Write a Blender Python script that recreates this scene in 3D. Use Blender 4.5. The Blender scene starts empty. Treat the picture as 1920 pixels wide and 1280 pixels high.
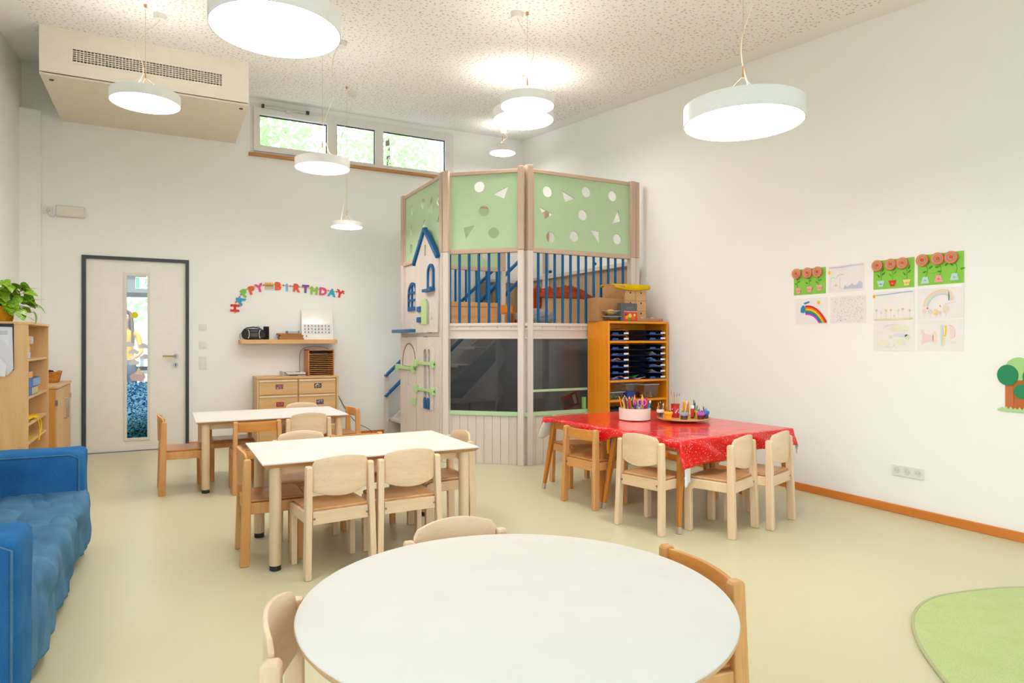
import bpy, bmesh, math, random
from mathutils import Matrix, Vector, noise

S = bpy.context.scene
COL = S.collection
PI = math.pi
rnd = random.Random(11)

# ---------------------------------------------------------------- camera
cam_d = bpy.data.cameras.new('camera')
cam_d.sensor_width = 36.0
cam_d.lens = 36.0 * 1235.0 / 1920.0
cam_d.shift_y = -2.0 / 1920.0
cam_d.clip_start = 0.05
cam = bpy.data.objects.new('camera', cam_d)
cam.location = (0, 0, 1.22)
cam.rotation_euler = (PI / 2, 0, -math.radians(27.8))
COL.objects.link(cam)
S.camera = cam

# ---------------------------------------------------------------- sky and exposure
world = bpy.data.worlds.new('overcast_sky')
S.world = world
world.use_nodes = True
_bg = world.node_tree.nodes['Background']
_bg.inputs[0].default_value = (0.82, 0.90, 1.0, 1)
_bg.inputs[1].default_value = 2.45
LAMP_POWER = 17.0
LAMP_COLOR = (1.0, 0.935, 0.875, 1)
S.view_settings.view_transform = 'Standard'
S.view_settings.look = 'None'
S.view_settings.gamma = 1.0
S.view_settings.use_curve_mapping = False
S.view_settings.exposure = 0.58
S.cycles.use_denoising = True
S.cycles.use_light_tree = False
S.cycles.max_bounces = 7
S.cycles.diffuse_bounces = 5
S.cycles.transparent_max_bounces = 7
S.cycles.sample_clamp_indirect = 6.0
S.cycles.use_adaptive_sampling = True
S.cycles.adaptive_threshold = 0.1

# room: x along the back wall, y towards the back wall
XL, XR, YB, YR = -1.31, 4.59, 8.38, -1.90
def ceil_z(y):
    return 4.11 + 0.1 * (y - 8.4)

def portal(name, loc, rot, sx, sy):
    d = bpy.data.lights.new(name, 'AREA')
    d.shape = 'RECTANGLE'; d.size = sx; d.size_y = sy
    d.cycles.is_portal = True
    o = bpy.data.objects.new(name, d); COL.objects.link(o)
    o.location = loc; o.rotation_euler = rot
portal('daylight_portal', (1.64, YR - 0.32, 1.55), (PI / 2, 0, 0), 5.2, 2.5)
portal('daylight_portal', (XL - 0.32, 0.4, 1.9), (PI / 2, 0, -PI / 2), 3.4, 2.1)
portal('daylight_portal', (2.2, YB + 0.32, 3.745), (PI / 2, 0, PI), 2.63, 0.62)

# ---------------------------------------------------------------- helpers
def lin(h):
    if isinstance(h, (tuple, list)):
        return (h[0], h[1], h[2], 1)
    h = h.lstrip('#')
    out = []
    for i in (0, 2, 4):
        c = int(h[i:i + 2], 16) / 255
        out.append(c / 12.92 if c <= 0.04045 else ((c + 0.055) / 1.055) ** 2.4)
    return (*out, 1)

MATS = {}
def new_mat(name):
    m = bpy.data.materials.new(name); m.use_nodes = True
    nt = m.node_tree
    b = nt.nodes['Principled BSDF']
    return m, nt, b

def coords(nt, scale=(1, 1, 1), jitter=False):
    tc = nt.nodes.new('ShaderNodeTexCoord')
    mp = nt.nodes.new('ShaderNodeMapping')
    mp.inputs['Scale'].default_value = scale
    nt.links.new(tc.outputs['Object'], mp.inputs[0])
    if jitter:
        oi = nt.nodes.new('ShaderNodeObjectInfo')
        ml = nt.nodes.new('ShaderNodeMath'); ml.operation = 'MULTIPLY'; ml.inputs[1].default_value = 37.0
        nt.links.new(oi.outputs['Random'], ml.inputs[0])
        nt.links.new(ml.outputs[0], mp.inputs['Location'])
    return mp.outputs[0]

def mixc(nt, fac, a, b):
    mx = nt.nodes.new('ShaderNodeMix'); mx.data_type = 'RGBA'
    for sock, v in ((mx.inputs[0], fac), (mx.inputs[6], a), (mx.inputs[7], b)):
        if hasattr(v, 'links') or hasattr(v, 'is_linked'):
            nt.links.new(v, sock)
        else:
            sock.default_value = v
    return mx.outputs[2]

def ramp(nt, fac, p0, p1):
    r = nt.nodes.new('ShaderNodeMapRange')
    r.inputs[1].default_value = p0; r.inputs[2].default_value = p1
    nt.links.new(fac, r.inputs[0])
    return r.outputs[0]

def flat(hexc, rough=0.5, metal=0.0, spec=0.5, coat=0.0):
    k = ('flat', hexc, rough, metal, spec, coat)
    if k in MATS: return MATS[k]
    m, nt, b = new_mat('paint_' + str(hexc).strip('#'))
    b.inputs['Base Color'].default_value = lin(hexc)
    nz = nt.nodes.new('ShaderNodeTexNoise'); nz.inputs['Scale'].default_value = 9.0
    nt.links.new(coords(nt), nz.inputs['Vector'])
    c = lin(hexc)
    d = tuple(x * 0.965 for x in c[:3]) + (1,)
    nt.links.new(mixc(nt, ramp(nt, nz.outputs['Fac'], 0.3, 0.7), d, c), b.inputs['Base Color'])
    b.inputs['Roughness'].default_value = rough
    b.inputs['Metallic'].default_value = metal
    b.inputs['Specular IOR Level'].default_value = spec
    b.inputs['Coat Weight'].default_value = coat
    MATS[k] = m
    return m

def wood(c1, c2, axis='z', rough=0.45, fine=1.0):
    k = ('wood', c1, c2, axis, rough, fine)
    if k in MATS: return MATS[k]
    m, nt, b = new_mat('wood_%s_%s' % (c1, axis))
    sc = [16 * fine] * 3
    sc['xyz'.index(axis)] = 1.1 * fine
    v = coords(nt, sc, True)
    n1 = nt.nodes.new('ShaderNodeTexNoise'); n1.inputs['Scale'].default_value = 1.0
    n1.inputs['Detail'].default_value = 5.0; n1.inputs['Distortion'].default_value = 0.6
    nt.links.new(v, n1.inputs['Vector'])
    n2 = nt.nodes.new('ShaderNodeTexNoise'); n2.inputs['Scale'].default_value = 9.0
    nt.links.new(v, n2.inputs['Vector'])
    a = mixc(nt, ramp(nt, n1.outputs['Fac'], 0.32, 0.68), lin(c1), lin(c2))
    d = tuple(x * 0.88 for x in lin(c2)[:3]) + (1,)
    f = ramp(nt, n2.outputs['Fac'], 0.55, 0.95)
    nt.links.new(mixc(nt, f, a, d), b.inputs['Base Color'])
    b.inputs['Roughness'].default_value = rough
    MATS[k] = m
    return m

def speck(name, base, spot, scale, thr, rough=0.5, spec=0.5, bump=0.0):
    k = ('speck', name)
    if k in MATS: return MATS[k]
    m, nt, b = new_mat(name)
    vo = nt.nodes.new('ShaderNodeTexVoronoi'); vo.inputs['Scale'].default_value = scale
    nt.links.new(coords(nt), vo.inputs['Vector'])
    r = ramp(nt, vo.outputs['Distance'], thr, thr * 0.75)
    nt.links.new(mixc(nt, r, lin(base), lin(spot)), b.inputs['Base Color'])
    b.inputs['Roughness'].default_value = rough
    b.inputs['Specular IOR Level'].default_value = spec
    MATS[k] = m
    return m

def fabric(name, c1, c2, scale=60, rough=0.95, bump=0.3, big=4.0):
    k = ('fab', name)
    if k in MATS: return MATS[k]
    m, nt, b = new_mat(name)
    v = coords(nt)
    n1 = nt.nodes.new('ShaderNodeTexNoise'); n1.inputs['Scale'].default_value = big; n1.inputs['Detail'].default_value = 6
    n2 = nt.nodes.new('ShaderNodeTexNoise'); n2.inputs['Scale'].default_value = scale; n2.inputs['Detail'].default_value = 3
    nt.links.new(v, n1.inputs['Vector']); nt.links.new(v, n2.inputs['Vector'])
    a = mixc(nt, ramp(nt, n1.outputs['Fac'], 0.3, 0.7), lin(c1), lin(c2))
    d = tuple(x * 0.7 for x in lin(c1)[:3]) + (1,)
    nt.links.new(mixc(nt, ramp(nt, n2.outputs['Fac'], 0.5, 0.8), a, d), b.inputs['Base Color'])
    b.inputs['Roughness'].default_value = rough
    b.inputs['Specular IOR Level'].default_value = 0.15
    bp = nt.nodes.new('ShaderNodeBump'); bp.inputs['Strength'].default_value = bump; bp.inputs['Distance'].default_value = 0.01
    nt.links.new(n2.outputs['Fac'], bp.inputs['Height']); nt.links.new(bp.outputs[0], b.inputs['Normal'])
    MATS[k] = m
    return m

def clear(name, tint, gloss=0.06, rough=0.03):
    k = ('clear', name)
    if k in MATS: return MATS[k]
    m = bpy.data.materials.new(name); m.use_nodes = True
    nt = m.node_tree; nt.nodes.clear()
    out = nt.nodes.new('ShaderNodeOutputMaterial')
    t = nt.nodes.new('ShaderNodeBsdfTransparent'); t.inputs[0].default_value = lin(tint)
    g = nt.nodes.new('ShaderNodeBsdfGlossy'); g.inputs['Roughness'].default_value = rough
    g.inputs[0].default_value = (0.9, 0.9, 0.9, 1)
    mx = nt.nodes.new('ShaderNodeMixShader'); mx.inputs[0].default_value = gloss
    nt.links.new(t.outputs[0], mx.inputs[1]); nt.links.new(g.outputs[0], mx.inputs[2])
    nt.links.new(mx.outputs[0], out.inputs[0])
    MATS[k] = m
    return m

def glow(name, color, power):
    k = ('glow', name)
    if k in MATS: return MATS[k]
    m, nt, b = new_mat(name)
    b.inputs['Base Color'].default_value = (0.8, 0.8, 0.8, 1)
    b.inputs['Emission Color'].default_value = color
    b.inputs['Emission Strength'].default_value = power
    MATS[k] = m
    return m

# materials used in many places
def beech(ax='z'): return wood('#ecd2b2', '#e2c29c', ax, 0.42)
def oldbeech(ax='z'): return wood('#e0ab70', '#cf9150', ax, 0.4)
def orangewood(ax='z'): return wood('#d98a35', '#c87622', ax, 0.4)
def maple(ax='z'): return wood('#e2bd8a', '#d6aa72', ax, 0.45, 0.7)
def towerwood(ax='y'): return wood('#e2d9d2', '#dacec6', ax, 0.55, 0.7)
WHITE = lambda: flat('#eceae6', 0.45)
PAINT_BLUE = lambda: flat('#075c98', 0.5, 0, .3)
MINT = lambda: flat('#bad8b0', 0.5)
LAMINATE = lambda: flat('#e1dfdb', 0.6, 0, .3)
GLASS = lambda: clear('window_glass', (0.95, 0.98, 0.97), 0.05)
PLASTIC = lambda: clear('clear_plastic', (0.80, 0.82, 0.82), 0.12, 0.15)

WM = {}
def link(o, parent=None, M=None):
    COL.objects.link(o)
    if parent is not None:
        o.parent = parent
        P = WM[parent.name]
        if M is None:
            WM[o.name] = P.copy()
        else:
            o.matrix_basis = P.inverted() @ M
            WM[o.name] = M.copy()
    else:
        if M is not None: o.matrix_basis = M
        WM[o.name] = o.matrix_basis.copy()
    return o

def tag(o, label=None, cat=None, group=None, kind=None):
    if label: o['label'] = label
    if cat: o['category'] = cat
    if group: o['group'] = group
    if kind: o['kind'] = kind
    return o

def T(x, y, z, rz=0.0):
    return Matrix.Translation((x, y, z)) @ Matrix.Rotation(rz, 4, 'Z')

def frame(o, u, v):
    u = Vector(u).normalized(); v = Vector(v).normalized(); n = u.cross(v)
    M = Matrix.Identity(4)
    for i in range(3):
        M[i][0] = u[i]; M[i][1] = v[i]; M[i][2] = n[i]; M[i][3] = o[i]
    return M
def on_back(x, z, off=0.0): return frame((x, YB - off, z), (1, 0, 0), (0, 0, 1))
def on_right(y, z, off=0.0): return frame((XR - off, y, z), (0, -1, 0), (0, 0, 1))

def thing(name, label, cat, M=None, group=None, kind=None):
    o = bpy.data.objects.new(name, None)
    o.empty_display_size = 0.05
    link(o, None, M if M is not None else Matrix())
    return tag(o, label, cat, group, kind)

def mesh_obj(name, me, mat, parent=None, M=None):
    o = bpy.data.objects.new(name, me)
    if mat is not None:
        for m in (mat if isinstance(mat, (list, tuple)) else [mat]): me.materials.append(m)
    return link(o, parent, M)

class MB:
    def __init__(s): s.v = []; s.f = []; s.M = Matrix(); s.mi = []; s.cur = 0; s.sheet = False
    def add(s, vs, fs):
        k = len(s.v)
        s.v += [tuple(s.M @ Vector(p)) for p in vs]
        s.f += [tuple(i + k for i in f) for f in fs]
        s.mi += [s.cur] * len(fs)
        return s
    def box(s, lo, hi):
        (a, b, c), (d, e, f) = lo, hi
        return s.add([(a, b, c), (d, b, c), (d, e, c), (a, e, c), (a, b, f), (d, b, f), (d, e, f), (a, e, f)],
                     [(0, 3, 2, 1), (4, 5, 6, 7), (0, 1, 5, 4), (1, 2, 6, 5), (2, 3, 7, 6), (3, 0, 4, 7)])
    def bar(s, p0, p1, w, d, up=(0, 0, 1)):
        p0 = Vector(p0); p1 = Vector(p1); t = (p1 - p0)
        x = t.cross(Vector(up))
        if x.length < 1e-6: x = t.cross(Vector((0, 1, 0)))
        x.normalize(); y = x.cross(t).normalized()
        vs = []
        for p in (p0, p1):
            for a, b in ((-1, -1), (1, -1), (1, 1), (-1, 1)):
                vs.append(p + x * (a * w / 2) + y * (b * d / 2))
        return s.add(vs, [(3, 2, 1, 0), (4, 5, 6, 7), (0, 1, 5, 4), (1, 2, 6, 5), (2, 3, 7, 6), (3, 0, 4, 7)])
    def cyl(s, p0, p1, r0, r1=None, n=16):
        return s.tube([p0, p1], [r0, r0 if r1 is None else r1], n)
    def tube(s, pts, r, n=8, closed=False):
        pts = [Vector(p) for p in pts]; m = len(pts)
        rs = r if isinstance(r, (list, tuple)) else [r] * m
        vs = []; fs = []
        prev = None
        for i, p in enumerate(pts):
            t = (pts[min(i + 1, m - 1)] - pts[max(i - 1, 0)])
            if t.length < 1e-9: t = Vector((0, 0, 1))
            t.normalize()
            if prev is None:
                a = t.cross(Vector((0, 0, 1)))
                if a.length < 1e-3: a = t.cross(Vector((1, 0, 0)))
            else:
                a = prev - t * prev.dot(t)
                if a.length < 1e-6: a = t.cross(Vector((1, 0, 0)))
            a.normalize(); prev = a
            b = t.cross(a)
            for k in range(n):
                q = 2 * PI * k / n
                vs.append(p + (a * math.cos(q) + b * math.sin(q)) * rs[i])
        for i in range(m - 1):
            for k in range(n):
                k2 = (k + 1) % n
                fs.append((i * n + k, i * n + k2, (i + 1) * n + k2, (i + 1) * n + k))
        fs.append(tuple(reversed(range(n)))); fs.append(tuple(range((m - 1) * n, m * n)))
        return s.add(vs, fs)
    def lathe(s, prof, n=24, c=(0, 0, 0), caps=True):
        vs = []; fs = []
        for r, z in prof:
            for k in range(n):
                q = 2 * PI * k / n
                vs.append((c[0] + r * math.cos(q), c[1] + r * math.sin(q), c[2] + z))
        for i in range(len(prof) - 1):
            for k in range(n):
                k2 = (k + 1) % n
                fs.append((i * n + k, i * n + k2, (i + 1) * n + k2, (i + 1) * n + k))
        if caps and prof[0][0] > 1e-5: fs.append(tuple(reversed(range(n))))
        if caps and prof[-1][0] > 1e-5: fs.append(tuple(range((len(prof) - 1) * n, len(prof) * n)))
        return s.add(vs, fs)
    def prism(s, poly, z0, z1):
        n = len(poly)
        vs = [(x, y, z0) for x, y in poly] + [(x, y, z1) for x, y in poly]
        fs = [tuple(reversed(range(n))), tuple(range(n, 2 * n))]
        fs += [(i, (i + 1) % n, n + (i + 1) % n, n + i) for i in range(n)]
        return s.add(vs, fs)
    def grid(s, fn, nu, nv):
        s.sheet = True
        vs = [fn(i / nu, j / nv) for j in range(nv + 1) for i in range(nu + 1)]
        fs = [(j * (nu + 1) + i, j * (nu + 1) + i + 1, (j + 1) * (nu + 1) + i + 1, (j + 1) * (nu + 1) + i)
              for j in range(nv) for i in range(nu)]
        return s.add(vs, fs)
    def build(s, name, mat, parent=None, M=None, bevel=0.0, smooth=False, solid=0.0, seg=2, recalc=True, offset=0.0, sub=0):
        me = bpy.data.meshes.new(name)
        me.from_pydata([tuple(v) for v in s.v], [], s.f)
        if recalc and not s.sheet:
            bm = bmesh.new(); bm.from_mesh(me)
            bmesh.ops.remove_doubles(bm, verts=bm.verts, dist=1e-6)
            bmesh.ops.recalc_face_normals(bm, faces=bm.faces)
            bm.to_mesh(me); bm.free()
        elif any(s.mi):
            for p, k in zip(me.polygons, s.mi): p.material_index = k
        if smooth:
            me.polygons.foreach_set('use_smooth', [True] * len(me.polygons))
            me.set_sharp_from_angle(angle=math.radians(40))
        o = mesh_obj(name, me, mat, parent, M)
        if solid:
            md = o.modifiers.new('thickness', 'SOLIDIFY'); md.thickness = solid; md.offset = offset
        if bevel:
            md = o.modifiers.new('edges', 'BEVEL'); md.width = bevel; md.segments = seg
            md.limit_method = 'ANGLE'; md.angle_limit = math.radians(35)
        if sub:
            md = o.modifiers.new('smooth', 'SUBSURF'); md.levels = sub; md.render_levels = sub
        return o

def boxo(name, lo, hi, mat, parent=None, M=None, bevel=0.0, seg=2):
    return MB().box(lo, hi).build(name, mat, parent, M, bevel, seg=seg)

def circ(cx, cy, r, n=26, ry=None):
    return [(cx + r * math.cos(2 * PI * k / n), cy + (ry or r) * math.sin(2 * PI * k / n)) for k in range(n)]
def rrect(x0, y0, x1, y1, r, n=5):
    out = []
    for cx, cy, a in ((x1 - r, y1 - r, 0), (x0 + r, y1 - r, 1), (x0 + r, y0 + r, 2), (x1 - r, y0 + r, 3)):
        for k in range(n + 1):
            q = PI / 2 * (a + k / n)
            out.append((cx + r * math.cos(q), cy + r * math.sin(q)))
    return out
def arch(x0, x1, y0, y1, n=12):
    r = (x1 - x0) / 2; h = min(y1 - y0, r)
    return [(x0, y0), (x1, y0)] + [((x0 + x1) / 2 + r * math.cos(PI * k / n), y1 - h + h * math.sin(PI * k / n)) for k in range(n + 1)]

def plate(name, outer, holes, depth, mat, parent=None, M=None, z0=0.0, bevel=0.0):
    """flat board in the local xy plane with real cut-outs"""
    cu = bpy.data.curves.new(name, 'CURVE'); cu.dimensions = '2D'; cu.fill_mode = 'BOTH'; cu.extrude = depth / 2
    for poly in [outer] + list(holes):
        sp = cu.splines.new('POLY'); sp.points.add(len(poly) - 1)
        for p, q in zip(sp.points, poly): p.co = (q[0], q[1], 0, 1)
        sp.use_cyclic_u = True
    t = bpy.data.objects.new('tmp', cu)
    me = bpy.data.meshes.new_from_object(t)
    bpy.data.objects.remove(t); bpy.data.curves.remove(cu)
    me.transform(Matrix.Translation((0, 0, z0 + depth / 2)))
    me.materials.clear()
    me.name = name
    o = mesh_obj(name, me, mat, parent, M)
    return o

def letter(name, txt, size, depth, mat, parent=None, M=None, bold=0.0):
    cu = bpy.data.curves.new(name, 'FONT'); cu.body = txt; cu.size = size; cu.extrude = depth / 2; cu.offset = bold
    cu.align_x = 'CENTER'; cu.align_y = 'CENTER'; cu.resolution_u = 4
    t = bpy.data.objects.new('tmp', cu)
    me = bpy.data.meshes.new_from_object(t)
    bpy.data.objects.remove(t); bpy.data.curves.remove(cu)
    me.materials.clear()
    me.transform(Matrix.Translation((0, 0, depth / 2)))
    return mesh_obj(name, me, mat, parent, M)

def cp(o, M=None, parent=None):
    """a copy of one object (shared mesh), placed at a world matrix"""
    c = o.copy(); COL.objects.link(c)
    par = parent or o.parent
    c.parent = par
    if M is not None:
        c.matrix_basis = (WM[par.name].inverted() @ M) if par else M
        WM[c.name] = M.copy()
    else:
        WM[c.name] = WM[o.name].copy()
    return c

def dup(root, M, label, group=None):
    r = root.copy(); COL.objects.link(r); r.matrix_basis = M; WM[r.name] = M.copy()
    r['label'] = label
    if group: r['group'] = group
    for ch in list(root.children):
        c = ch.copy(); COL.objects.link(c); c.parent = r
        for g in list(ch.children):
            d = g.copy(); COL.objects.link(d); d.parent = c
    return r

def struct(o, label, cat):
    return tag(o, label, cat, None, 'structure')
# ================================================================ the room
def wall_material():
    m, nt, b = new_mat('white_wall_paint')
    nz = nt.nodes.new('ShaderNodeTexNoise'); nz.inputs['Scale'].default_value = 90; nz.inputs['Detail'].default_value = 3
    nt.links.new(coords(nt), nz.inputs['Vector'])
    b.inputs['Base Color'].default_value = lin('#f6f6f4')
    b.inputs['Roughness'].default_value = 0.8
    b.inputs['Specular IOR Level'].default_value = 0.2
    bp = nt.nodes.new('ShaderNodeBump'); bp.inputs['Strength'].default_value = 0.06; bp.inputs['Distance'].default_value = 0.004
    nt.links.new(nz.outputs['Fac'], bp.inputs['Height']); nt.links.new(bp.outputs[0], b.inputs['Normal'])
    return m
WALL = wall_material()

def ceiling_material():
    m, nt, b = new_mat('perforated_plasterboard')
    tc = nt.nodes.new('ShaderNodeTexCoord')
    vo = nt.nodes.new('ShaderNodeTexVoronoi'); vo.inputs['Scale'].default_value = 24.0
    vo.voronoi_dimensions = '2D'
    nt.links.new(tc.outputs['Object'], vo.inputs['Vector'])
    sp = nt.nodes.new('ShaderNodeSeparateColor'); nt.links.new(vo.outputs['Color'], sp.inputs[0])
    rad = nt.nodes.new('ShaderNodeMapRange'); rad.inputs[3].default_value = 0.08; rad.inputs[4].default_value = 0.24
    nt.links.new(sp.outputs[0], rad.inputs[0])
    lt = nt.nodes.new('ShaderNodeMath'); lt.operation = 'LESS_THAN'
    nt.links.new(vo.outputs['Distance'], lt.inputs[0]); nt.links.new(rad.outputs[0], lt.inputs[1])
    # plain unperforated border along the walls
    sx = nt.nodes.new('ShaderNodeSeparateXYZ'); nt.links.new(tc.outputs['Object'], sx.inputs[0])
    def between(sock, lo, hi):
        a = nt.nodes.new('ShaderNodeMath'); a.operation = 'GREATER_THAN'; a.inputs[1].default_value = lo
        c = nt.nodes.new('ShaderNodeMath'); c.operation = 'LESS_THAN'; c.inputs[1].default_value = hi
        d = nt.nodes.new('ShaderNodeMath'); d.operation = 'MULTIPLY'
        nt.links.new(sock, a.inputs[0]); nt.links.new(sock, c.inputs[0])
        nt.links.new(a.outputs[0], d.inputs[0]); nt.links.new(c.outputs[0], d.inputs[1])
        return d.outputs[0]
    k1 = nt.nodes.new('ShaderNodeMath'); k1.operation = 'MULTIPLY'
    nt.links.new(between(sx.outputs[0], XL + 0.28, XR - 0.2), k1.inputs[0]); nt.links.new(between(sx.outputs[1], YR + 0.3, YB - 0.24), k1.inputs[1])
    k2 = nt.nodes.new('ShaderNodeMath'); k2.operation = 'MULTIPLY'
    nt.links.new(k1.outputs[0], k2.inputs[0]); nt.links.new(lt.outputs[0], k2.inputs[1])
    nt.links.new(mixc(nt, k2.outputs[0], lin('#f5f4f2'), lin('#cfc4b4')), b.inputs['Base Color'])
    b.inputs['Roughness'].default_value = 0.9
    b.inputs['Specular IOR Level'].default_value = 0.1
    return m

def floor_material():
    m, nt, b = new_mat('linoleum')
    v = coords(nt)
    n1 = nt.nodes.new('ShaderNodeTexNoise'); n1.inputs['Scale'].default_value = 140; n1.inputs['Detail'].default_value = 4
    n2 = nt.nodes.new('ShaderNodeTexNoise'); n2.inputs['Scale'].default_value = 1.3; n2.inputs['Detail'].default_value = 3
    nt.links.new(v, n1.inputs['Vector']); nt.links.new(v, n2.inputs['Vector'])
    a = mixc(nt, ramp(nt, n1.outputs['Fac'], 0.35, 0.65), lin('#cac6a4'), lin('#d0ccac'))
    a2 = mixc(nt, ramp(nt, n2.outputs['Fac'], 0.3, 0.75), a, lin('#cdc8a8'))
    nt.links.new(a2, b.inputs['Base Color'])
    b.inputs['Roughness'].default_value = 0.30
    b.inputs['Specular IOR Level'].default_value = 0.28
    return m

fl = MB().box((XL - 0.4, YR - 0.4, -0.2), (XR + 0.4, YB + 0.3, 0.0)).build('floor', floor_material())
struct(fl, 'pale yellow-green linoleum floor of the playroom', 'floor')
c = MB()
y0, y1 = YR - 0.35, YB + 0.35
x0, x1 = XL - 0.35, XR + 0.35
c.add([(x0, y0, ceil_z(y0)), (x1, y0, ceil_z(y0)), (x1, y1, ceil_z(y1)), (x0, y1, ceil_z(y1)),
       (x0, y0, ceil_z(y0) + .3), (x1, y0, ceil_z(y0) + .3), (x1, y1, ceil_z(y1) + .3), (x0, y1, ceil_z(y1) + .3)],
      [(0, 3, 2, 1), (4, 5, 6, 7), (0, 1, 5, 4), (1, 2, 6, 5), (2, 3, 7, 6), (3, 0, 4, 7)])
struct(c.build('ceiling', ceiling_material()), 'sloping white perforated acoustic ceiling', 'ceiling')

ZT = 4.5
def wall_plate(name, length, top0, top1, holes, M, label, thick=0.3):
    o = plate(name, [(0, 0), (length, 0), (length, top1), (0, top0)], holes, thick, WALL, None, M, z0=-thick)
    return struct(o, label, 'wall')
rect = lambda a, b, c, d: [(a, b), (c, b), (c, d), (a, d)]
DX0, DX1, DZ = -0.78, 0.24, 2.13
WX0, WX1, WZ0, WZ1 = 0.90, 3.51, 3.45, 4.055
wall_plate('wall_back', XR - XL + .6, ceil_z(YB) + .05, ceil_z(YB) + .05,
           [rect(WX0 - XL + .3, WZ0, WX1 - XL + .3, WZ1)] + [rect(DX0 - XL + .3, 0.0005, DX1 - XL + .3, DZ)],
           frame((XL - .3, YB, 0), (1, 0, 0), (0, 0, 1)), 'white back wall with the door and the high window')
wall_plate('wall_right', YB - YR, ceil_z(YB) + .05, ceil_z(YR) + .05, [],
           frame((XR, YB, 0), (0, -1, 0), (0, 0, 1)), 'long white wall on the right with the drawings')
wall_plate('wall_left', YB - YR, ceil_z(YR) + .05, ceil_z(YB) + .05, [rect(0.6, 0.85, 4.0, 2.95)],
           frame((XL, YR, 0), (0, 1, 0), (0, 0, 1)), 'white wall on the left behind the blue sofa')
wall_plate('wall_rear', XR - XL + .6, ceil_z(YR) + .05, ceil_z(YR) + .05, [rect(0.65, 0.3, 3.2, 2.8), rect(3.3, 0.3, 5.85, 2.8)],
           frame((XR + .3, YR, 0), (-1, 0, 0), (0, 0, 1)), 'white rear wall with large windows behind the viewer')
struct(boxo('wall_pier', (XL, YB - 0.10, 0), (-1.135, YB, 3.60), WALL), 'shallow white pier in the corner under the ventilation box', 'wall')

# baseboards
BB = orangewood('y')
struct(boxo('baseboard_right', (XR - 0.018, YR, 0), (XR, YB, 0.060), wood('#d9883c', '#cc7626', 'y', .45), None, None, 0.004), 'orange wooden baseboard along the right wall', 'baseboard')
bb2 = MB().box((DX1, YB - 0.018, 0), (XR - 0.018, YB, 0.060))
struct(bb2.build('baseboard_back', wood('#d9883c', '#cc7626', 'x', .45), bevel=0.004), 'orange wooden baseboard along the back wall', 'baseboard')
struct(boxo('baseboard_left', (XL, YR, 0), (XL + 0.018, YB - .1, 0.060), wood('#d9883c', '#cc7626', 'y', .45), None, None, 0.004), 'orange wooden baseboard along the left wall', 'baseboard')

# ---------------------------------------------------------------- high window, three lights
w = thing('window_1', 'high three-light white window near the ceiling over the birthday garland', 'window', on_back(WX0, WZ0, 0.0), kind='structure')
W_, H_ = WX1 - WX0, WZ1 - WZ0
lights = [(0.10, 0.90, 0.10, 0.475), (1.02, 1.515, 0.055, 0.50), (1.62, 2.49, 0.055, 0.50)]
plate('window_frame', rect(0, 0, W_, H_), [rect(a, b, c_, d) for a, c_, b, d in lights], 0.07, WHITE(), w, z0=-0.07)
plate('sash', rect(0.035, 0.03, 0.965, 0.55), [rect(*[lights[0][i] for i in (0, 2, 1, 3)])], 0.03, WHITE(), w, z0=0.0)
for a, c_, b, d in lights:
    g = boxo('pane', (a - .005, b - .005, -0.045), (c_ + .005, d + .005, -0.04), GLASS(), w)
    plate('seal', rect(a - .002, b - .002, c_ + .002, d + .002), [rect(a + .010, b + .008, c_ - .010, d - .012)], 0.012, flat('#23292b', .6), w, z0=-0.04)
boxo('sill', (-0.02, -0.035, -0.06), (W_ - .05, 0.0, 0.05), wood('#c98f5a', '#b97b45', 'x'), w, bevel=.003)
mo = MB().box((0.14, 0.545, 0.035), (0.66, 0.575, 0.07))
om = mo.build('opener_motor', flat('#c9c9c5', .35, .6), w, bevel=.004)
boxo('bracket', (0.12, 0.545, 0.03), (0.15, 0.58, 0.072), flat('#3a3a3a', .5), om)
boxo('bracket', (0.63, 0.545, 0.03), (0.67, 0.58, 0.072), flat('#3a3a3a', .5), om)
boxo('bracket', (0.40, 0.525, 0.03), (0.47, 0.555, 0.065), flat('#dedcd8', .5), om)

# windows behind the viewer (daylight)
for k, (M, ww, hh, nl, lab) in enumerate([
        (frame((4.24, YR, 0.3), (-1, 0, 0), (0, 0, 1)), 2.55, 2.5, 2, 'large white window in the rear wall near the right corner'),
        (frame((1.59, YR, 0.3), (-1, 0, 0), (0, 0, 1)), 2.55, 2.5, 2, 'large white window in the rear wall near the left corner'),
        (frame((XL, YR + 0.6, 0.85), (0, 1, 0), (0, 0, 1)), 3.4, 2.1, 3, 'wide white window in the left wall')]):
    w2 = thing('window_%d' % (k + 2), lab, 'window', M, kind='structure')
    st = ww / nl
    plate('window_frame', rect(0, 0, ww, hh), [rect(i * st + .06, .06, (i + 1) * st - .06, hh - .06) for i in range(nl)], .07, WHITE(), w2, z0=-.16)
    for i in range(nl):
        boxo('pane', (i * st + .055, .055, -.125), ((i + 1) * st - .055, hh - .055, -.12), GLASS(), w2)

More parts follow.
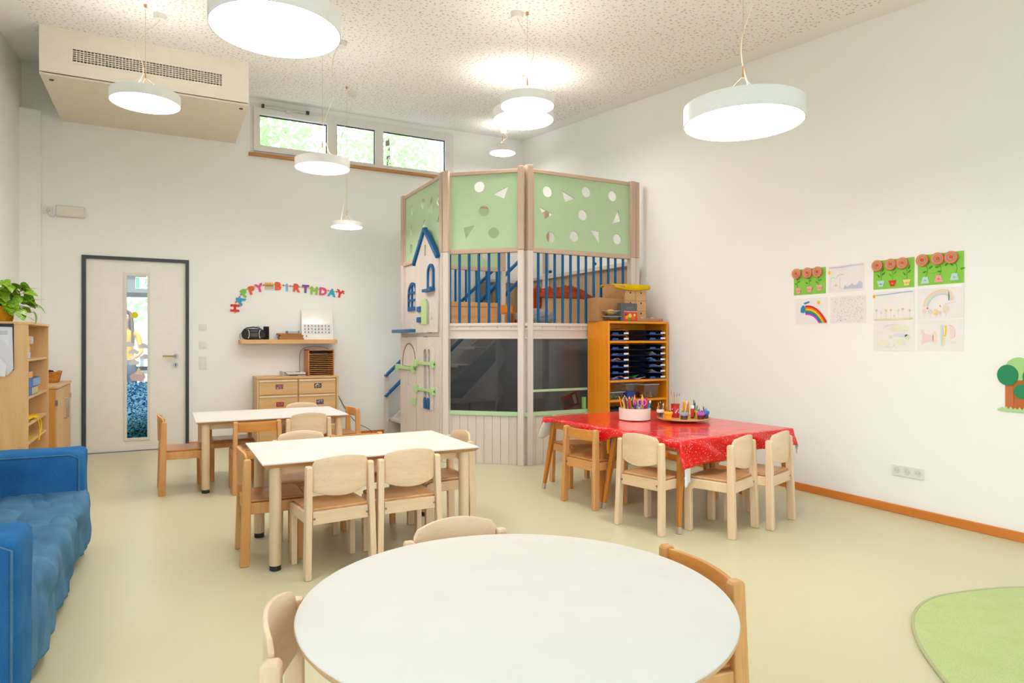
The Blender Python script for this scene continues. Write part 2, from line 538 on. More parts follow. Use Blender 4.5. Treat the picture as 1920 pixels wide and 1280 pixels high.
# ---------------------------------------------------------------- door with vision panel
d = thing('door_1', 'white door with dark steel frame and a narrow glass strip', 'door', on_back(DX0, 0, 0), kind='structure')
DW = DX1 - DX0
STEEL = flat('#3c4247', .45)
plate('door_frame', rect(-.005, 0, DW + .005, DZ + .005), [rect(.030, 0.0005, DW - .030, DZ - .03)], .13, STEEL, d, z0=-.11)
lf = plate('door_leaf', rect(.034, .008, DW - .027, DZ - .027), [rect(.41, .14, .61, 1.94)], .045, flat('#f3f0ea', .4), d, z0=-.055)
plate('glazing_bead', rect(.385, .115, .635, 1.965), [rect(.412, .142, .608, 1.938)], .012, flat('#e6e0d6', .4), lf, z0=-.010)
gl = boxo('vision_pane', (.405, .135, -.035), (.615, 1.945, -.029), GLASS(), lf)
boxo('hinge', (.012, 1.72, -.004), (.030, 1.86, .014), flat('#b4aaa0', .4, .7), d, bevel=.004)
boxo('hinge', (.012, .28, -.004), (.030, .42, .014), flat('#b4aaa0', .4, .7), d, bevel=.004)
hd = MB().lathe([(.026, 0), (.026, .010), (.0, .010)], 20)
hs = hd.build('handle_rose', flat('#a9abad', .35, .9), lf, on_back(DX0 + .89, 1.045, .009), smooth=True)
MB().tube([(0, 0, .008), (0, 0, .045), (-.012, 0, .055), (-.13, 0, .055)], .009, 12).build('lever', flat('#b89c62', .3, .9), hs, smooth=True)
kr = MB().lathe([(.026, 0), (.026, .008), (.0, .008)], 20).build('key_rose', flat('#a9abad', .35, .9), lf, on_back(DX0 + .89, .945, .009), smooth=True)
MB().prism([(-.004, -.018), (.004, -.018), (.004, .0), (.007, .006), (.005, .012), (-.005, .012), (-.007, .006), (-.004, 0)], .008, .0095).build('keyhole', flat('#20201f', .6), kr)

# painted sea scene stuck on the glass strip
def sea_material():
    m, nt, b = new_mat('painted_sea_film')
    v = coords(nt, (1, 1, 1))
    n1 = nt.nodes.new('ShaderNodeTexNoise'); n1.inputs['Scale'].default_value = 22; n1.inputs['Detail'].default_value = 5; n1.inputs['Distortion'].default_value = 2.5
    nt.links.new(v, n1.inputs['Vector'])
    sx = nt.nodes.new('ShaderNodeSeparateXYZ'); nt.links.new(v, sx.inputs[0])
    blue = mixc(nt, ramp(nt, n1.outputs['Fac'], .40, .60), lin('#0d6fb5'), lin('#bfe6f2'))
    deep = mixc(nt, ramp(nt, n1.outputs['Fac'], .40, .62), lin('#1c2b2b'), lin('#5aa7b8'))
    nt.links.new(mixc(nt, ramp(nt, sx.outputs[1], .44, .20), blue, deep), b.inputs['Base Color'])
    b.inputs['Roughness'].default_value = .6
    b.inputs['Transmission Weight'].default_value = 0
    # film is translucent paint: some daylight passes
    tr = nt.nodes.new('ShaderNodeBsdfTranslucent'); ms = nt.nodes.new('ShaderNodeMixShader'); ms.inputs[0].default_value = .8
    nt.links.new(b.inputs['Base Color'].links[0].from_socket, tr.inputs[0])
    out = nt.nodes['Material Output']
    nt.links.new(b.outputs[0], ms.inputs[1]); nt.links.new(tr.outputs[0], ms.inputs[2]); nt.links.new(ms.outputs[0], out.inputs[0])
    return m
wav = [(.412, .142), (.608, .142)] + [(.608 - .196 * k / 14, .755 + .010 * math.sin(k * 1.7)) for k in range(15)]
MB().prism(wav, -.0285, -.0280).build('painted_sea', sea_material(), gl)
def film(name, poly, col, z=-.0280):
    return MB().prism(poly, z, z + .0005).build(name, flat(col, .7), gl)
film('paper_sun', circ(.485, 1.50, .036), '#e6e01e')
for cx, cz in ((.435, 1.17), (.475, 1.09), (.57, 1.15), (.48, .97), (.585, 1.03)):
    m = MB()
    for dx, dz, r in ((-.03, 0, .022), (0, .010, .030), (.03, 0, .022)):
        m.prism(circ(cx + dx, cz + dz, r, 14), -.0280 + rnd.random() * .0006, -.0272 + rnd.random() * .0004)
    m.build('paper_cloud', flat('#dfe6ea', .8), gl)
boat = film('painted_boat', [(.435, .83), (.455, .775), (.56, .765), (.59, .81), (.575, .86), (.50, .875)], '#d8c2c8')
film('painted_sail', [(.49, .845), (.56, .835), (.525, .93)], '#e8dcc0', -.0274)

# ---------------------------------------------------------------- hall behind the door
HY0, HY1 = YB + .30, 13.6
hl = MB()
hl.box((-3.2, HY0, -.2), (1.6, HY1, 0.0))
struct(hl.build('floor_hall', flat('#b9b09a', .4)), 'floor of the hall seen through the door glass', 'floor')
struct(boxo('ceiling_hall', (-3.2, HY0, 2.65), (1.6, HY1, 2.8), flat('#e4e6e8', .8)), 'ceiling of the hall behind the door', 'ceiling')
struct(boxo('wall_hall_left', (-3.4, HY0, 0), (-3.2, HY1, 2.8), flat('#e4e4e2', .8)), 'left side wall of the hall behind the door', 'wall')
struct(boxo('wall_hall_right', (1.6, HY0, 0), (1.8, HY1, 2.8), flat('#e4e4e2', .8)), 'right side wall of the hall behind the door', 'wall')
struct(plate('wall_hall_front', rect(0, 0, 5.2, 2.8), [rect(.35, .02, 4.85, 2.08)], .2, flat('#b9c4cf', .8), None, frame((-3.4, HY1, 0), (1, 0, 0), (0, 0, 1)), z0=-.2), 'blue-grey wall over the hall window', 'wall')
hw = thing('window_9', 'dark framed hall window beyond the door glass', 'window', frame((-3.05, HY1, 0), (1, 0, 0), (0, 0, 1)), kind='structure')
plate('window_frame', rect(0, .02, 4.5, 2.08), [rect(.06, .75, 2.2, 2.0), rect(2.28, .75, 4.44, 2.0), rect(.06, .08, 2.2, .68), rect(2.28, .08, 4.44, .68)], .06, flat('#33383c', .5), hw, z0=-.1)
for a, b_ in ((.06, 2.2), (2.28, 4.44)):
    boxo('pane', (a, .08, -.075), (b_, 2.0, -.07), GLASS(), hw)
hlp = thing('hall_fill_light', 'added fill light panel brightening the hall behind the door', 'lamp', T(-1.4, 9.6, 2.60))  # added fill lamp, no such fitting seen; only brightens the hall
boxo('fill_panel_frame', (-.02, -.02, .02), (1.22, 1.22, .05), WHITE(), hlp)
boxo('fill_panel', (0, 0, .0), (1.2, 1.2, .02), glow('hall_fill_glow', (1, .95, .88, 1), 14), hlp)
portal('daylight_portal', (-.8, HY1 + .22, 1.05), (PI / 2, 0, PI), 4.5, 2.06)
ex = thing('exit_sign', 'green and white running-man exit sign in the hall beyond the door', 'exit sign', frame((-.375, 11.0, 1.975), (1, 0, 0), (0, 0, 1)))
boxo('sign_box', (0, 0, -.02), (.30, .165, 0), flat('#eef2ee', .4), ex, bevel=.003)
boxo('green_field', (.006, .006, 0), (.05, .159, .002), flat('#12a35a', .5), ex)
boxo('green_field', (.20, .006, 0), (.294, .159, .002), flat('#12a35a', .5), ex)
rm = MB()
rm.prism(circ(.135, .130, .012, 12), .001, .003)
rm.prism([(.118, .075), (.135, .070), (.142, .112), (.122, .114)], .001, .003)
rm.prism([(.118, .08), (.128, .078), (.110, .045), (.088, .040), (.086, .048), (.104, .054)], .001, .003)
rm.prism([(.124, .078), (.136, .074), (.152, .050), (.140, .020), (.132, .022), (.140, .049)], .001, .003)
rm.prism([(.138, .108), (.142, .098), (.165, .088), (.172, .098), (.166, .100), (.164, .096)], .001, .003)
rm.prism([(.122, .112), (.118, .104), (.098, .100), (.092, .082), (.086, .084), (.092, .106)], .001, .003)
rm.build('running_man', flat('#12a35a', .5), ex)
boxo('ceiling_bracket', (.14, .165, -.015), (.16, .675, -.005), flat('#d8d8d8', .4), ex)

# ---------------------------------------------------------------- ventilation box on the back wall
ax0, ax1, ay, az0 = -0.965, 0.735, 6.97, 3.555
vb = thing('ventilation_box', 'cream boxed-in ventilation unit hanging under the ceiling over the door', 'ventilation unit', T(ax0, YB, az0))
AW = ax1 - ax0
CREAM = flat('#f3ecde', .5)
gx0, gx1, gz0, gz1 = 0.245, 1.455, .135, .245
FM = frame((ax0, ay, az0), (1, 0, 0), (0, 0, 1))
ztop = ceil_z(ay) - az0
plate('front_panel', rect(0, .008, AW, ztop + .01), [rect(gx0, gz0, gx1, gz1)], .018, CREAM, vb, FM, z0=-.018)
for sx in (0, AW - .018):
    m = MB(); L = YB - ay - .018
    m.add([(sx, 0, 0), (sx + .018, 0, 0), (sx + .018, -L, 0), (sx, -L, 0),
           (sx, 0, ceil_z(YB) - az0 + .01), (sx + .018, 0, ceil_z(YB) - az0 + .01), (sx + .018, -L, ztop + .01), (sx, -L, ztop + .01)],
          [(0, 3, 2, 1), (4, 5, 6, 7), (0, 1, 5, 4), (1, 2, 6, 5), (2, 3, 7, 6), (3, 0, 4, 7)])
    m.build('side_panel', CREAM, vb)
boxo('underside_flap', (.0, -(YB - ay - .002), -.018), (AW, 0, 0), flat('#eadfcc', .5), vb, bevel=.003)
for q in (.075, AW - .06):
    MB().lathe([(.018, -.024), (.018, -.018)], 14, (q, -(YB - ay - .12), 0)).build('turn_lock', flat('#2b2b2b', .4), vb)
gr = boxo('grille_back', (gx0, gz0, -.09), (gx1, gz1, -.08), flat('#1b1712', .8), vb, FM)
plate('grille_frame', rect(gx0 - .02, gz0 - .02, gx1 + .02, gz1 + .02), [rect(gx0, gz0, gx1, gz1)], .003, CREAM, vb, FM, z0=0)
sl = boxo('grille_slat', (gx0, -.0032, -.024), (gx1, .0032, -.002), CREAM, vb, FM @ Matrix.Translation((0, gz0 + .02, 0)))
for k in range(1, 5):
    cp(sl, FM @ Matrix.Translation((0, gz0 + .02 + k * .0185, 0)))
st = boxo('grille_bar', (-.003, gz0, -.02), (.003, gz1, -.001), CREAM, vb, FM @ Matrix.Translation((gx0 + .027, 0, 0)))
for k in range(2, 45):
    cp(st, FM @ Matrix.Translation((gx0 + .027 * k, 0, 0)))

# ---------------------------------------------------------------- pendant lamps
def lamp(x, y, z, D, label, cord_side=1, hgt=None, canopy=(.10, .16)):
    R = D / 2; h = hgt or max(.055, D * .155)
    t = thing('pendant_lamp', label, 'lamp', T(x, y, z), 'round white pendant lamps')
    up = ceil_z(y) - z
    MB().lathe([(R - .006, .004), (R - .006, .0), (R, .0), (R, h), (R - .004, h), (R - .02, h), (R - .02, h - .004)], 48, (0, 0, 0), False).build('lamp_housing', flat('#f4f5f5', .4), t, smooth=True, solid=0)
    MB().lathe([(0.0001, .003), (R - .006, .003), (R - .006, .006), (.0001, .006)], 48).build('diffuser', glow('lamp_diffuser', LAMP_COLOR, LAMP_POWER), t)
    MB().lathe([(.0001, h - .006), (R - .02, h - .006), (R - .02, h - .003), (.0001, h - .003)], 40).build('uplight_panel', glow('lamp_uplight', LAMP_COLOR, LAMP_POWER * .32), t)
    zs = h + D * .26
    WIRE = flat('#b9a68c', .4, .3)
    for k in range(3):
        q = PI / 2 + k * 2 * PI / 3 + .4
        MB().cyl((R * .72 * math.cos(q), R * .72 * math.sin(q), h - .01), (0, 0, zs), .0011, n=5).build('suspension_wire', WIRE, t)
    MB().cyl((0, 0, zs), (0, 0, up), .0012, n=5).build('suspension_wire', WIRE, t)
    MB().cyl((0, 0, zs - .01), (0, 0, zs + .05), .006, .003, n=10).build('wire_gripper', flat('#c9996a', .3, .8), t)
    MB().cyl((0, 0, up - .02), (0, 0, up + .01), .012, n=10).build('ceiling_hook', flat('#c9996a', .3, .8), t)
    cx, cy = canopy
    pts = [(-.35 * R * cord_side, .1 * R, h - .004)]
    n = 22
    for k in range(1, n + 1):
        f = k / n
        w_ = math.sin(f * PI)
        pts.append((-.35 * R * cord_side * (1 - f) ** 1.5 + cord_side * (.06 * math.sin(f * 7.5) * w_) + cx * f ** 4,
                    .1 * R * (1 - f) + .02 * math.sin(f * 5) * w_ + cy * f ** 4, h + (up - h - .03) * f))
    MB().tube(pts, .0028, 6).build('power_cord', flat('#e0d2b8', .5), t, smooth=True)
    MB().lathe([(.045, 0), (.05, .045), (.05, .05)], 24, (cx, cy, ceil_z(y + cy) - z - .047)).build('ceiling_canopy', flat('#e4e2dc', .5), t, smooth=True)
lamp(.47, 3.30, 2.69, .60, 'largest round pendant lamp nearest the viewer at the upper left', 1, canopy=(.5, .9))
lamp(-.134, 5.932, 3.082, .50, 'round pendant lamp in front of the cream ventilation box', 1)
lamp(1.256, 6.041, 2.766, .48, 'round pendant lamp hanging before the left light of the high window', -1, canopy=(.12, -.2))
lamp(1.76, 7.21, 2.455, .34, 'small low-hung pendant lamp over the birthday garland', 1, .05)
lamp(2.43, 4.36, 2.99, .41, 'upper one of the two overlapping pendant lamps above the play tower', -1, canopy=(-.06, .05))
lamp(3.13, 5.70, 3.39, .60, 'lower one of the two overlapping pendant lamps, close under the ceiling', 1)
lamp(3.93, 7.72, 3.68, .34, 'smallest pendant lamp in the far corner behind the play tower', -1, .08)
lamp(2.65, 2.46, 2.34, .60, 'large round pendant lamp before the right wall', -1, canopy=(.1, -.1))
# ================================================================ tables
def rect_table(x0, y0, x1, y1, H, label):
    w_, l_ = x1 - x0, y1 - y0
    t = thing('children_table', label, 'table', T(x0, y0, 0), 'white rectangular tables')
    e = MB(); n = 0.0
    e.add([(0, 0, H - .006), (w_, 0, H - .006), (w_, l_, H - .006), (0, l_, H - .006),
           (.022, .022, H - .027), (w_ - .022, .022, H - .027), (w_ - .022, l_ - .022, H - .027), (.022, l_ - .022, H - .027)],
          [(0, 1, 2, 3), (7, 6, 5, 4), (0, 4, 5, 1), (1, 5, 6, 2), (2, 6, 7, 3), (3, 7, 4, 0)])
    e.build('edge_band', wood('#c99a6c', '#b98655', 'x', .45), t, bevel=.002)
    MB().prism(rrect(.002, .002, w_ - .002, l_ - .002, .006), H - .006, H).build('table_top', LAMINATE(), t)
    boxo('apron', (.10, .10, H - .075), (w_ - .10, .122, H - .027), beech('x'), t)
    boxo('apron', (.10, l_ - .122, H - .075), (w_ - .10, l_ - .10, H - .027), beech('x'), t)
    for lx in (.075, w_ - .075):
        for ly in (.075, l_ - .075):
            lg = MB().lathe([(.030, .028), (.031, .03), (.031, H - .027)], 24, (lx, ly, 0)).build('leg', wood('#ecd3b2', '#e2c39a', 'z', .4), t, smooth=True)
            MB().lathe([(.027, 0), (.030, .003), (.030, .03)], 20, (lx, ly, 0)).build('foot_cap', flat('#20262b', .4), lg, smooth=True)
rect_table(.445, 3.61, 1.685, 4.43, .578, 'white rectangular table in the middle of the room, nearer of the two')
rect_table(.215, 5.73, 1.42, 6.53, .578, 'white rectangular table before the wooden drawer chest, farther of the two')

RT = (.775, 1.445); RTR = .527; RTH = .585
t = thing('round_table', 'big round white table in the foreground', 'table', T(RT[0], RT[1], 0))
MB().lathe([(.0001, RTH - .026), (RTR - .012, RTH - .026), (RTR - .002, RTH - .014), (RTR, RTH - .004), (RTR - .004, RTH - .0035)], 96).build('edge_band', wood('#d8b58c', '#c9a074', 'x', .45), t, smooth=True)
MB().lathe([(.0001, RTH - .004), (RTR - .001, RTH - .004), (RTR - .002, RTH - .001), (RTR - .004, RTH), (.0001, RTH)], 96).build('table_top', LAMINATE(), t, smooth=True)
for k in range(4):
    a = PI / 4 + k * PI / 2 + .3
    lx, ly = .36 * math.cos(a), .36 * math.sin(a)
    lg = MB().lathe([(.030, .028), (.031, .03), (.031, RTH - .026)], 24, (lx, ly, 0)).build('leg', wood('#ecd3b2', '#e2c39a', 'z', .4), t, smooth=True)
    MB().lathe([(.027, 0), (.030, .003), (.030, .03)], 20, (lx, ly, 0)).build('foot_cap', flat('#20262b', .4), lg, smooth=True)

# ================================================================ chairs (face +y, back at -y)
def make_chair(kind):
    """light: pale beech with tall arched back; amber: the same in older amber wood; slat: amber, straight back slat"""
    wd = beech if kind == 'light' else oldbeech
    t = thing('children_chair', '', 'chair')
    hx = .164
    for sx in (-1, 1):
        m = MB()
        prof = [(-.186, 0), (-.136, 0), (-.128, .33), (-.126, .565), (-.132, .575), (-.160, .575), (-.167, .565), (-.176, .33)]
        x = sx * hx
        ys = len(prof)
        sp = lambda z: sx * .012 * (1 - z / .575)
        vs = [(x - .0165 + sp(z), y, z) for y, z in prof] + [(x + .0165 + sp(z), y, z) for y, z in prof]
        fs = [tuple(range(ys)), tuple(reversed(range(ys, 2 * ys)))] + [(i, ys + i, ys + (i + 1) % ys, (i + 1) % ys) for i in range(ys)]
        m.add(vs, fs)
        lg = m.build('leg', wd('z'), t, bevel=.006, seg=3)
        MB().box((x - .013 + sp(0), -.182, -.0), (x + .013 + sp(0), -.140, .002)).build('felt_pad', flat('#7d7468', .9), lg)
        m = MB()
        prof = [(.112, 0), (.158, 0), (.160, .29), (.152, .326), (.125, .338), (-.135, .338), (-.135, .278), (.095, .278), (.112, .265)]
        ys = len(prof)
        vs = [(x - .0155, y, z) for y, z in prof] + [(x + .0155, y, z) for y, z in prof]
        fs = [tuple(range(ys)), tuple(reversed(range(ys, 2 * ys)))] + [(i, ys + i, ys + (i + 1) % ys, (i + 1) % ys) for i in range(ys)]
        m.add(vs, fs)
        m.build('leg', wd('z'), t, bevel=.004)
        MB().lathe([(.0, 0), (.006, .001), (.0065, .003), (.0, .0035)], 10).build('bolt', flat('#8d9298', .35, .8), t, Matrix.Translation((x * .86, -.1635, .305)) @ Matrix.Rotation(PI / 2, 4, 'X'), smooth=True)
    boxo('rear_rail', (-.148, -.163, .274), (.148, -.143, .3395), wd('x'), t, bevel=.002)
    boxo('front_rail', (-.148, .132, .285), (.148, .150, .3375), wd('x'), t, bevel=.002)
    def seat(a, b):
        x = -.166 + .332 * a; y = -.145 + .312 * b
        r = math.exp(-((x / .09) ** 2 + ((y + .01) / .08) ** 2))
        lip = -.014 * max(0, (b - .88) / .12) ** 2
        return (x, y, .341 - .007 * r + lip)
    MB().grid(seat, 16, 16).build('seat', wood('#d8ab78', '#c8955f', 'y', .3) if kind == 'light' else wood('#c98f55', '#b57a42', 'y', .28), t, solid=.011, smooth=True, offset=1.0)
    if kind != 'slat':
        def back(a, b):
            q = 2 * a - 1
            x = .147 * q
            top = .600 + .024 * (1 - q * q) - .03 * max(0, abs(q) - .9) * 10 * .6
            bot = .445 - .030 * (1 - q * q)
            z = bot + (top - bot) * b
            return (x, -.146 - .034 * (1 - q * q) - .02 * (z - .445), z)
        MB().grid(back, 20, 8).build('backrest', wd('x'), t, solid=.012, smooth=True, bevel=.003)
    else:
        def back(a, b):
            q = 2 * a - 1
            z = .490 + .078 * b
            return (.150 * q, -.146 - .026 * (1 - q * q), z)
        MB().grid(back, 16, 4).build('backrest', wood('#dc9a4e', '#cc8434', 'x', .38), t, solid=.014, smooth=True, bevel=.003)
    return t
CH = {}
def chair(kind, x, y, deg, label, group):
    M = T(x, y, 0, math.radians(deg))
    if kind not in CH:
        t = make_chair(kind)
        t.matrix_basis = M; WM[t.name] = M
        t['label'] = label; t['group'] = group
        CH[kind] = t
        return t
    return dup(CH[kind], M, label, group)
g1 = 'chairs around the nearer white rectangular table'
chair('light', .80, 3.63, 6, 'pale beech chair with its back to the viewer, left one at the nearer rectangular table', g1)
chair('light', 1.20, 3.66, 2, 'pale beech chair with its back to the viewer, right one at the nearer rectangular table', g1)
chair('amber', .545, 3.985, -91, 'amber wooden chair at the left end of the nearer rectangular table', g1)
chair('light', .79, 4.335, 178, 'pale chair on the far side of the nearer rectangular table, next to its amber neighbour', g1)
chair('slat', 1.18, 4.40, 181, 'amber straight-slat chair on the far side of the nearer rectangular table', g1)
chair('light', 1.582, 4.02, 91, 'beech chair at the right end of the nearer rectangular table', g1)
g2 = 'chairs around the farther white rectangular table'
chair('amber', .135, 6.03, -88, 'amber wooden chair seen from the side at the table end beside the door', g2)
chair('slat', .655, 5.785, 2, 'amber straight-slat chair with its back to the viewer at the farther rectangular table', g2)
chair('light', 1.06, 5.785, 0, 'pale arched-back chair with its back to the viewer at the farther rectangular table', g2)
chair('slat', .53, 6.405, 180, 'worn brown slat chair on the far side of the farther table, beside the door', g2)
chair('light', 1.17, 6.41, 180, 'pale chair between the farther rectangular table and the drawer chest', g2)
chair('slat', 1.46, 6.35, 92, 'amber chair at the right end of the farther rectangular table', g2)
g3 = 'chairs around the round table'
chair('light', .380, 1.511, -108, 'pale beech chair in the left foreground at the round table', g3)
chair('light', .86, 1.88, 180, 'pale chair behind the round table, only its curved back top showing', g3)
chair('slat', 1.239, 1.473, 82.4, 'orange-amber chair at the right side of the round table', g3)
g4 = 'chairs around the table with the red cloth'
chair('slat', 2.875, 4.10, -83, 'amber slat chair at the left side of the red-clothed table, nearest the tower', g4)
chair('light', 2.861, 3.406, -77.5, 'pale arched-back chair at the left side of the red-clothed table', g4)
chair('light', 3.189, 3.155, 20, 'pale chair at the near end of the red-clothed table, left of the two there', g4)
chair('light', 3.563, 3.18, 18.4, 'pale chair at the near end of the red-clothed table, right of the two there', g4)
chair('slat', 3.135, 4.715, 177, 'wooden chair at the far end of the red-clothed table before the play tower', g4)
chair('slat', 3.90, 3.95, 93, 'amber chair on the wall side of the red-clothed table, mostly hidden by it', g4)

# ================================================================ two wooden tables under a red cloth
RM = T(2.875, 3.175, 0, math.radians(4))
TW, TL, TH = 1.12, .745, .585
def splay_table(M, label):
    t = thing('wooden_table', label, 'table', M, 'old wooden tables under the red cloth')
    boxo('table_top', (0, 0, TH - .024), (TW, TL, TH), orangewood('x'), t, bevel=.006)
    boxo('apron', (.06, .05, TH - .085), (TW - .06, .07, TH - .024), orangewood('x'), t)
    boxo('apron', (.06, TL - .07, TH - .085), (TW - .06, TL - .05, TH - .024), orangewood('x'), t)
    boxo('apron', (.05, .07, TH - .085), (.07, TL - .07, TH - .024), orangewood('y'), t)
    boxo('apron', (TW - .07, .07, TH - .085), (TW - .05, TL - .07, TH - .024), orangewood('y'), t)
    for sx, lx in ((-1, .065), (1, TW - .065)):
        for sy, ly in ((-1, .06), (1, TL - .06)):
            a = Vector((lx, ly, TH - .024)); b_ = Vector((lx + sx * .075, ly + sy * .055, 0))
            k = a.lerp(b_, .92)
            m = MB()
            lg = MB().tube([a, a.lerp(k, .5), k], [.027, .024, .018], 4).build('leg', wood('#d08a3a', '#bd7424', 'z', .4), t, bevel=.005)
            MB().tube([k, b_], [.018, .0175], 4).build('worn_tip', flat('#b8a794', .6), lg, bevel=.004)
splay_table(RM, 'amber wooden table with splayed legs under the near half of the red cloth')
splay_table(RM @ Matrix.Translation((0, .765, 0)), 'amber wooden table with splayed legs under the far half of the red cloth')

def cloth_material():
    m, nt, b = new_mat('red_dotted_oilcloth')
    v = coords(nt)
    vo = nt.nodes.new('ShaderNodeTexVoronoi'); vo.inputs['Scale'].default_value = 80
    nt.links.new(v, vo.inputs['Vector'])
    r = ramp(nt, vo.outputs['Distance'], .20, .14)
    nt.links.new(mixc(nt, r, lin('#dd1018'), lin('#f3d9c8')), b.inputs['Base Color'])
    b.inputs['Roughness'].default_value = .16
    b.inputs['Specular IOR Level'].default_value = .6
    nz = nt.nodes.new('ShaderNodeTexNoise'); nz.inputs['Scale'].default_value = 9
    nt.links.new(v, nz.inputs['Vector'])
    bp = nt.nodes.new('ShaderNodeBump'); bp.inputs['Strength'].default_value = .25; bp.inputs['Distance'].default_value = .01
    nt.links.new(nz.outputs['Fac'], bp.inputs['Height']); nt.links.new(bp.outputs[0], b.inputs['Normal'])
    return m
def pl(tab, q):
    for (a, va), (b_, vb_) in zip(tab, tab[1:]):
        if q <= b_:
            f = max(0, min(1, (q - a) / (b_ - a))); f = f * f * (3 - 2 * f)
            return va + (vb_ - va) * f
    return tab[-1][1]
CW, CL = TW, TL + .765
def cloth(a, b_):
    fr = [(0, .19), (.3, .17), (.6, .13), (1, .13)]
    lf_ = [(0, .10), (.25, .045), (.42, .055), (.55, .12), (.68, .05), (.85, .035), (1, .075)]
    rt = [(0, .15), (.3, .09), (.42, .02), (1, .02)]
    bk = [(0, .07), (.3, .02), (1, .02)]
    u = -pl(lf_, b_) + (CW + pl(lf_, b_) + pl(rt, b_)) * a
    v = -pl(fr, a) + (CL + pl(fr, a) + pl(bk, a)) * b_
    eu = u - CW if u > CW else (u if u < 0 else 0.0)
    ev = v - CL if v > CL else (v if v < 0 else 0.0)
    dd = math.hypot(eu, ev)
    cu_, cv_ = min(max(u, 0), CW), min(max(v, 0), CL)
    z = TH + .005
    if dd > 0:
        r = .012
        ox, oy = eu / dd, ev / dd
        wave = .010 * math.sin((u + v * 1.3) * 21) * min(1, dd / .08)
        fl_ = r * (1 - math.exp(-dd / r)) + .16 * dd + wave
        return (cu_ + ox * fl_, cv_ + oy * fl_, z - (dd - r * (1 - math.exp(-dd / r))) * .97)
    wr = noise.noise(Vector((u * 4, v * 4, 3.1)))
    edge = min(u, CW - u, v, CL - v)
    return (u, v, z + .004 * abs(wr) * min(1, edge / .06))
cl = MB().grid(cloth, 90, 110)
co = cl.build('tablecloth', [cloth_material(), flat('#ece8e4', .7)], None, RM, smooth=True, solid=.0022, offset=-1.0)
co.modifiers['thickness'].material_offset = 1
co.modifiers['thickness'].material_offset_rim = 0
tag(co, 'shiny red oilcloth with small white dots draped over the wooden tables', 'tablecloth')
# white fleece underlay peeking out at the far left corner and by the near left leg
ul = thing('table_underlay', 'white table underlay peeking out below the red cloth', 'underlay', RM)
for name, (u0, v0, du, dv, dz) in {'corner_flap': (-.045, CL + .0, .14, -.05, -.13)}.items():
    def fn(a, b_):
        return (u0 + du * a, v0 + dv * b_ + .03 * (1 - b_), TH - .03 + dz * (1 - b_ * .15) * (1 - b_) - .015 * math.sin(a * 5))
    MB().grid(fn, 10, 8).build(name, flat('#e9e9e6', .9), ul, solid=.003, smooth=True)
def fn2(a, b_):
    return (.005 + .05 * a, -.030 - .006 * math.sin(a * 6) * b_, TH - .12 - .17 * b_ * (1 - .2 * a))
MB().grid(fn2, 8, 10).build('side_flap', flat('#e9e9e6', .9), ul, solid=.003, smooth=True)

# ================================================================ sofa
DENIM = fabric('blue_denim', '#3577ae', '#24609c', 150, .95, .25, 5)
DENIM2 = fabric('faded_denim', '#5a86a8', '#426d92', 150, .95, .25, 6)
sf = thing('sofa', 'blue denim slipcovered sofa at the left edge', 'sofa', T(-1.27, 2.58, 0))
def pillow_box(lo, hi, amp, seed, fold=0.0, nx=26):
    bm = bmesh.new()
    bmesh.ops.create_cube(bm, size=1.0)
    bmesh.ops.subdivide_edges(bm, edges=bm.edges[:], cuts=nx, use_grid_fill=True)
    out = MB()
    cx = [(lo[i] + hi[i]) / 2 for i in range(3)]; sz = [hi[i] - lo[i] for i in range(3)]
    r = .035
    vs = []
    for v in bm.verts:
        p = Vector([cx[i] + v.co[i] * sz[i] for i in range(3)])
        q = Vector([min(max(p[i], lo[i] + r), hi[i] - r) for i in range(3)])
        dlt = p - q
        n = dlt.normalized() if dlt.length > 1e-6 else Vector((0, 0, 0))
        p = q + n * r
        k = noise.noise(p * 4.5 + Vector((seed, 0, 0))) * amp + noise.noise(p * 11 + Vector((0, seed, 0))) * amp * .4
        if fold:
            k += fold * abs(math.sin(p.y * 15 + 6.0 * noise.noise(p * 2.3) + p.z * 12 + p.x * 10)) * (.4 + .6 * abs(noise.noise(p * 2.2)))
        vs.append(p + n * k)
    fs = [tuple(v.index for v in f.verts) for f in bm.faces]
    bm.free()
    out.add(vs, fs)
    return out
pillow_box((.20, .215, .06), (.835, 1.86, .345), .008, 3.0, .0, 24).build('seat_cushion', DENIM2, sf, smooth=True)
def drape(a, b_):
    y = .18 + 1.73 * a
    hem = .045 + .05 * max(0, (a - .72) / .28) + .02 * math.sin(a * 19)
    s_ = b_ * 1.06
    if s_ < .60: x, z, nx, nz = .22 + s_ * 1.02, .365, 0.0, 1.0
    elif s_ < .72:
        q = (s_ - .60) / .12 * PI / 2
        x, z, nx, nz = .832 + (.055 - .035 * max(0, 1 - a / .10)) * math.sin(q), .31 + .055 * math.cos(q), math.sin(q), math.cos(q)
    else:
        f = (s_ - .72) / .34
        x, z, nx, nz = .887 - .018 * f - .035 * max(0, 1 - a / .10), .31 + (hem - .31) * f, 1.0, 0.0
    p = Vector((x, y, z))
    w1 = noise.noise(p * 3.0)
    d_ = .012 * w1 + .007 * noise.noise(Vector((x * 4, y * 7 + z * 7, 1.7)))
    front = min(1, max(0, (s_ - .5) / .25))
    d_ += front * (.006 * math.sin(y * 13 + z * 22 + 5 * w1) + .003 * math.sin(y * 33 - z * 22 + 3 * w1))
    dn = math.hypot((y - .36) / .22, (x - .80) / .16 + (.34 - z) / .16)
    d_ += .011 * math.exp(-dn * .7) * math.sin(dn * 6)
    d_ += .020 * math.exp(-((a - .93) / .09) ** 2) * front
    ridge = abs(noise.noise(Vector((x * 3.2 - y * 2.2, y * 3.0 + x * 6, 5))))
    d_ -= .020 * max(0, .14 - ridge) / .14 * .6
    return (p.x + nx * d_, p.y, p.z + nz * d_ + .004)
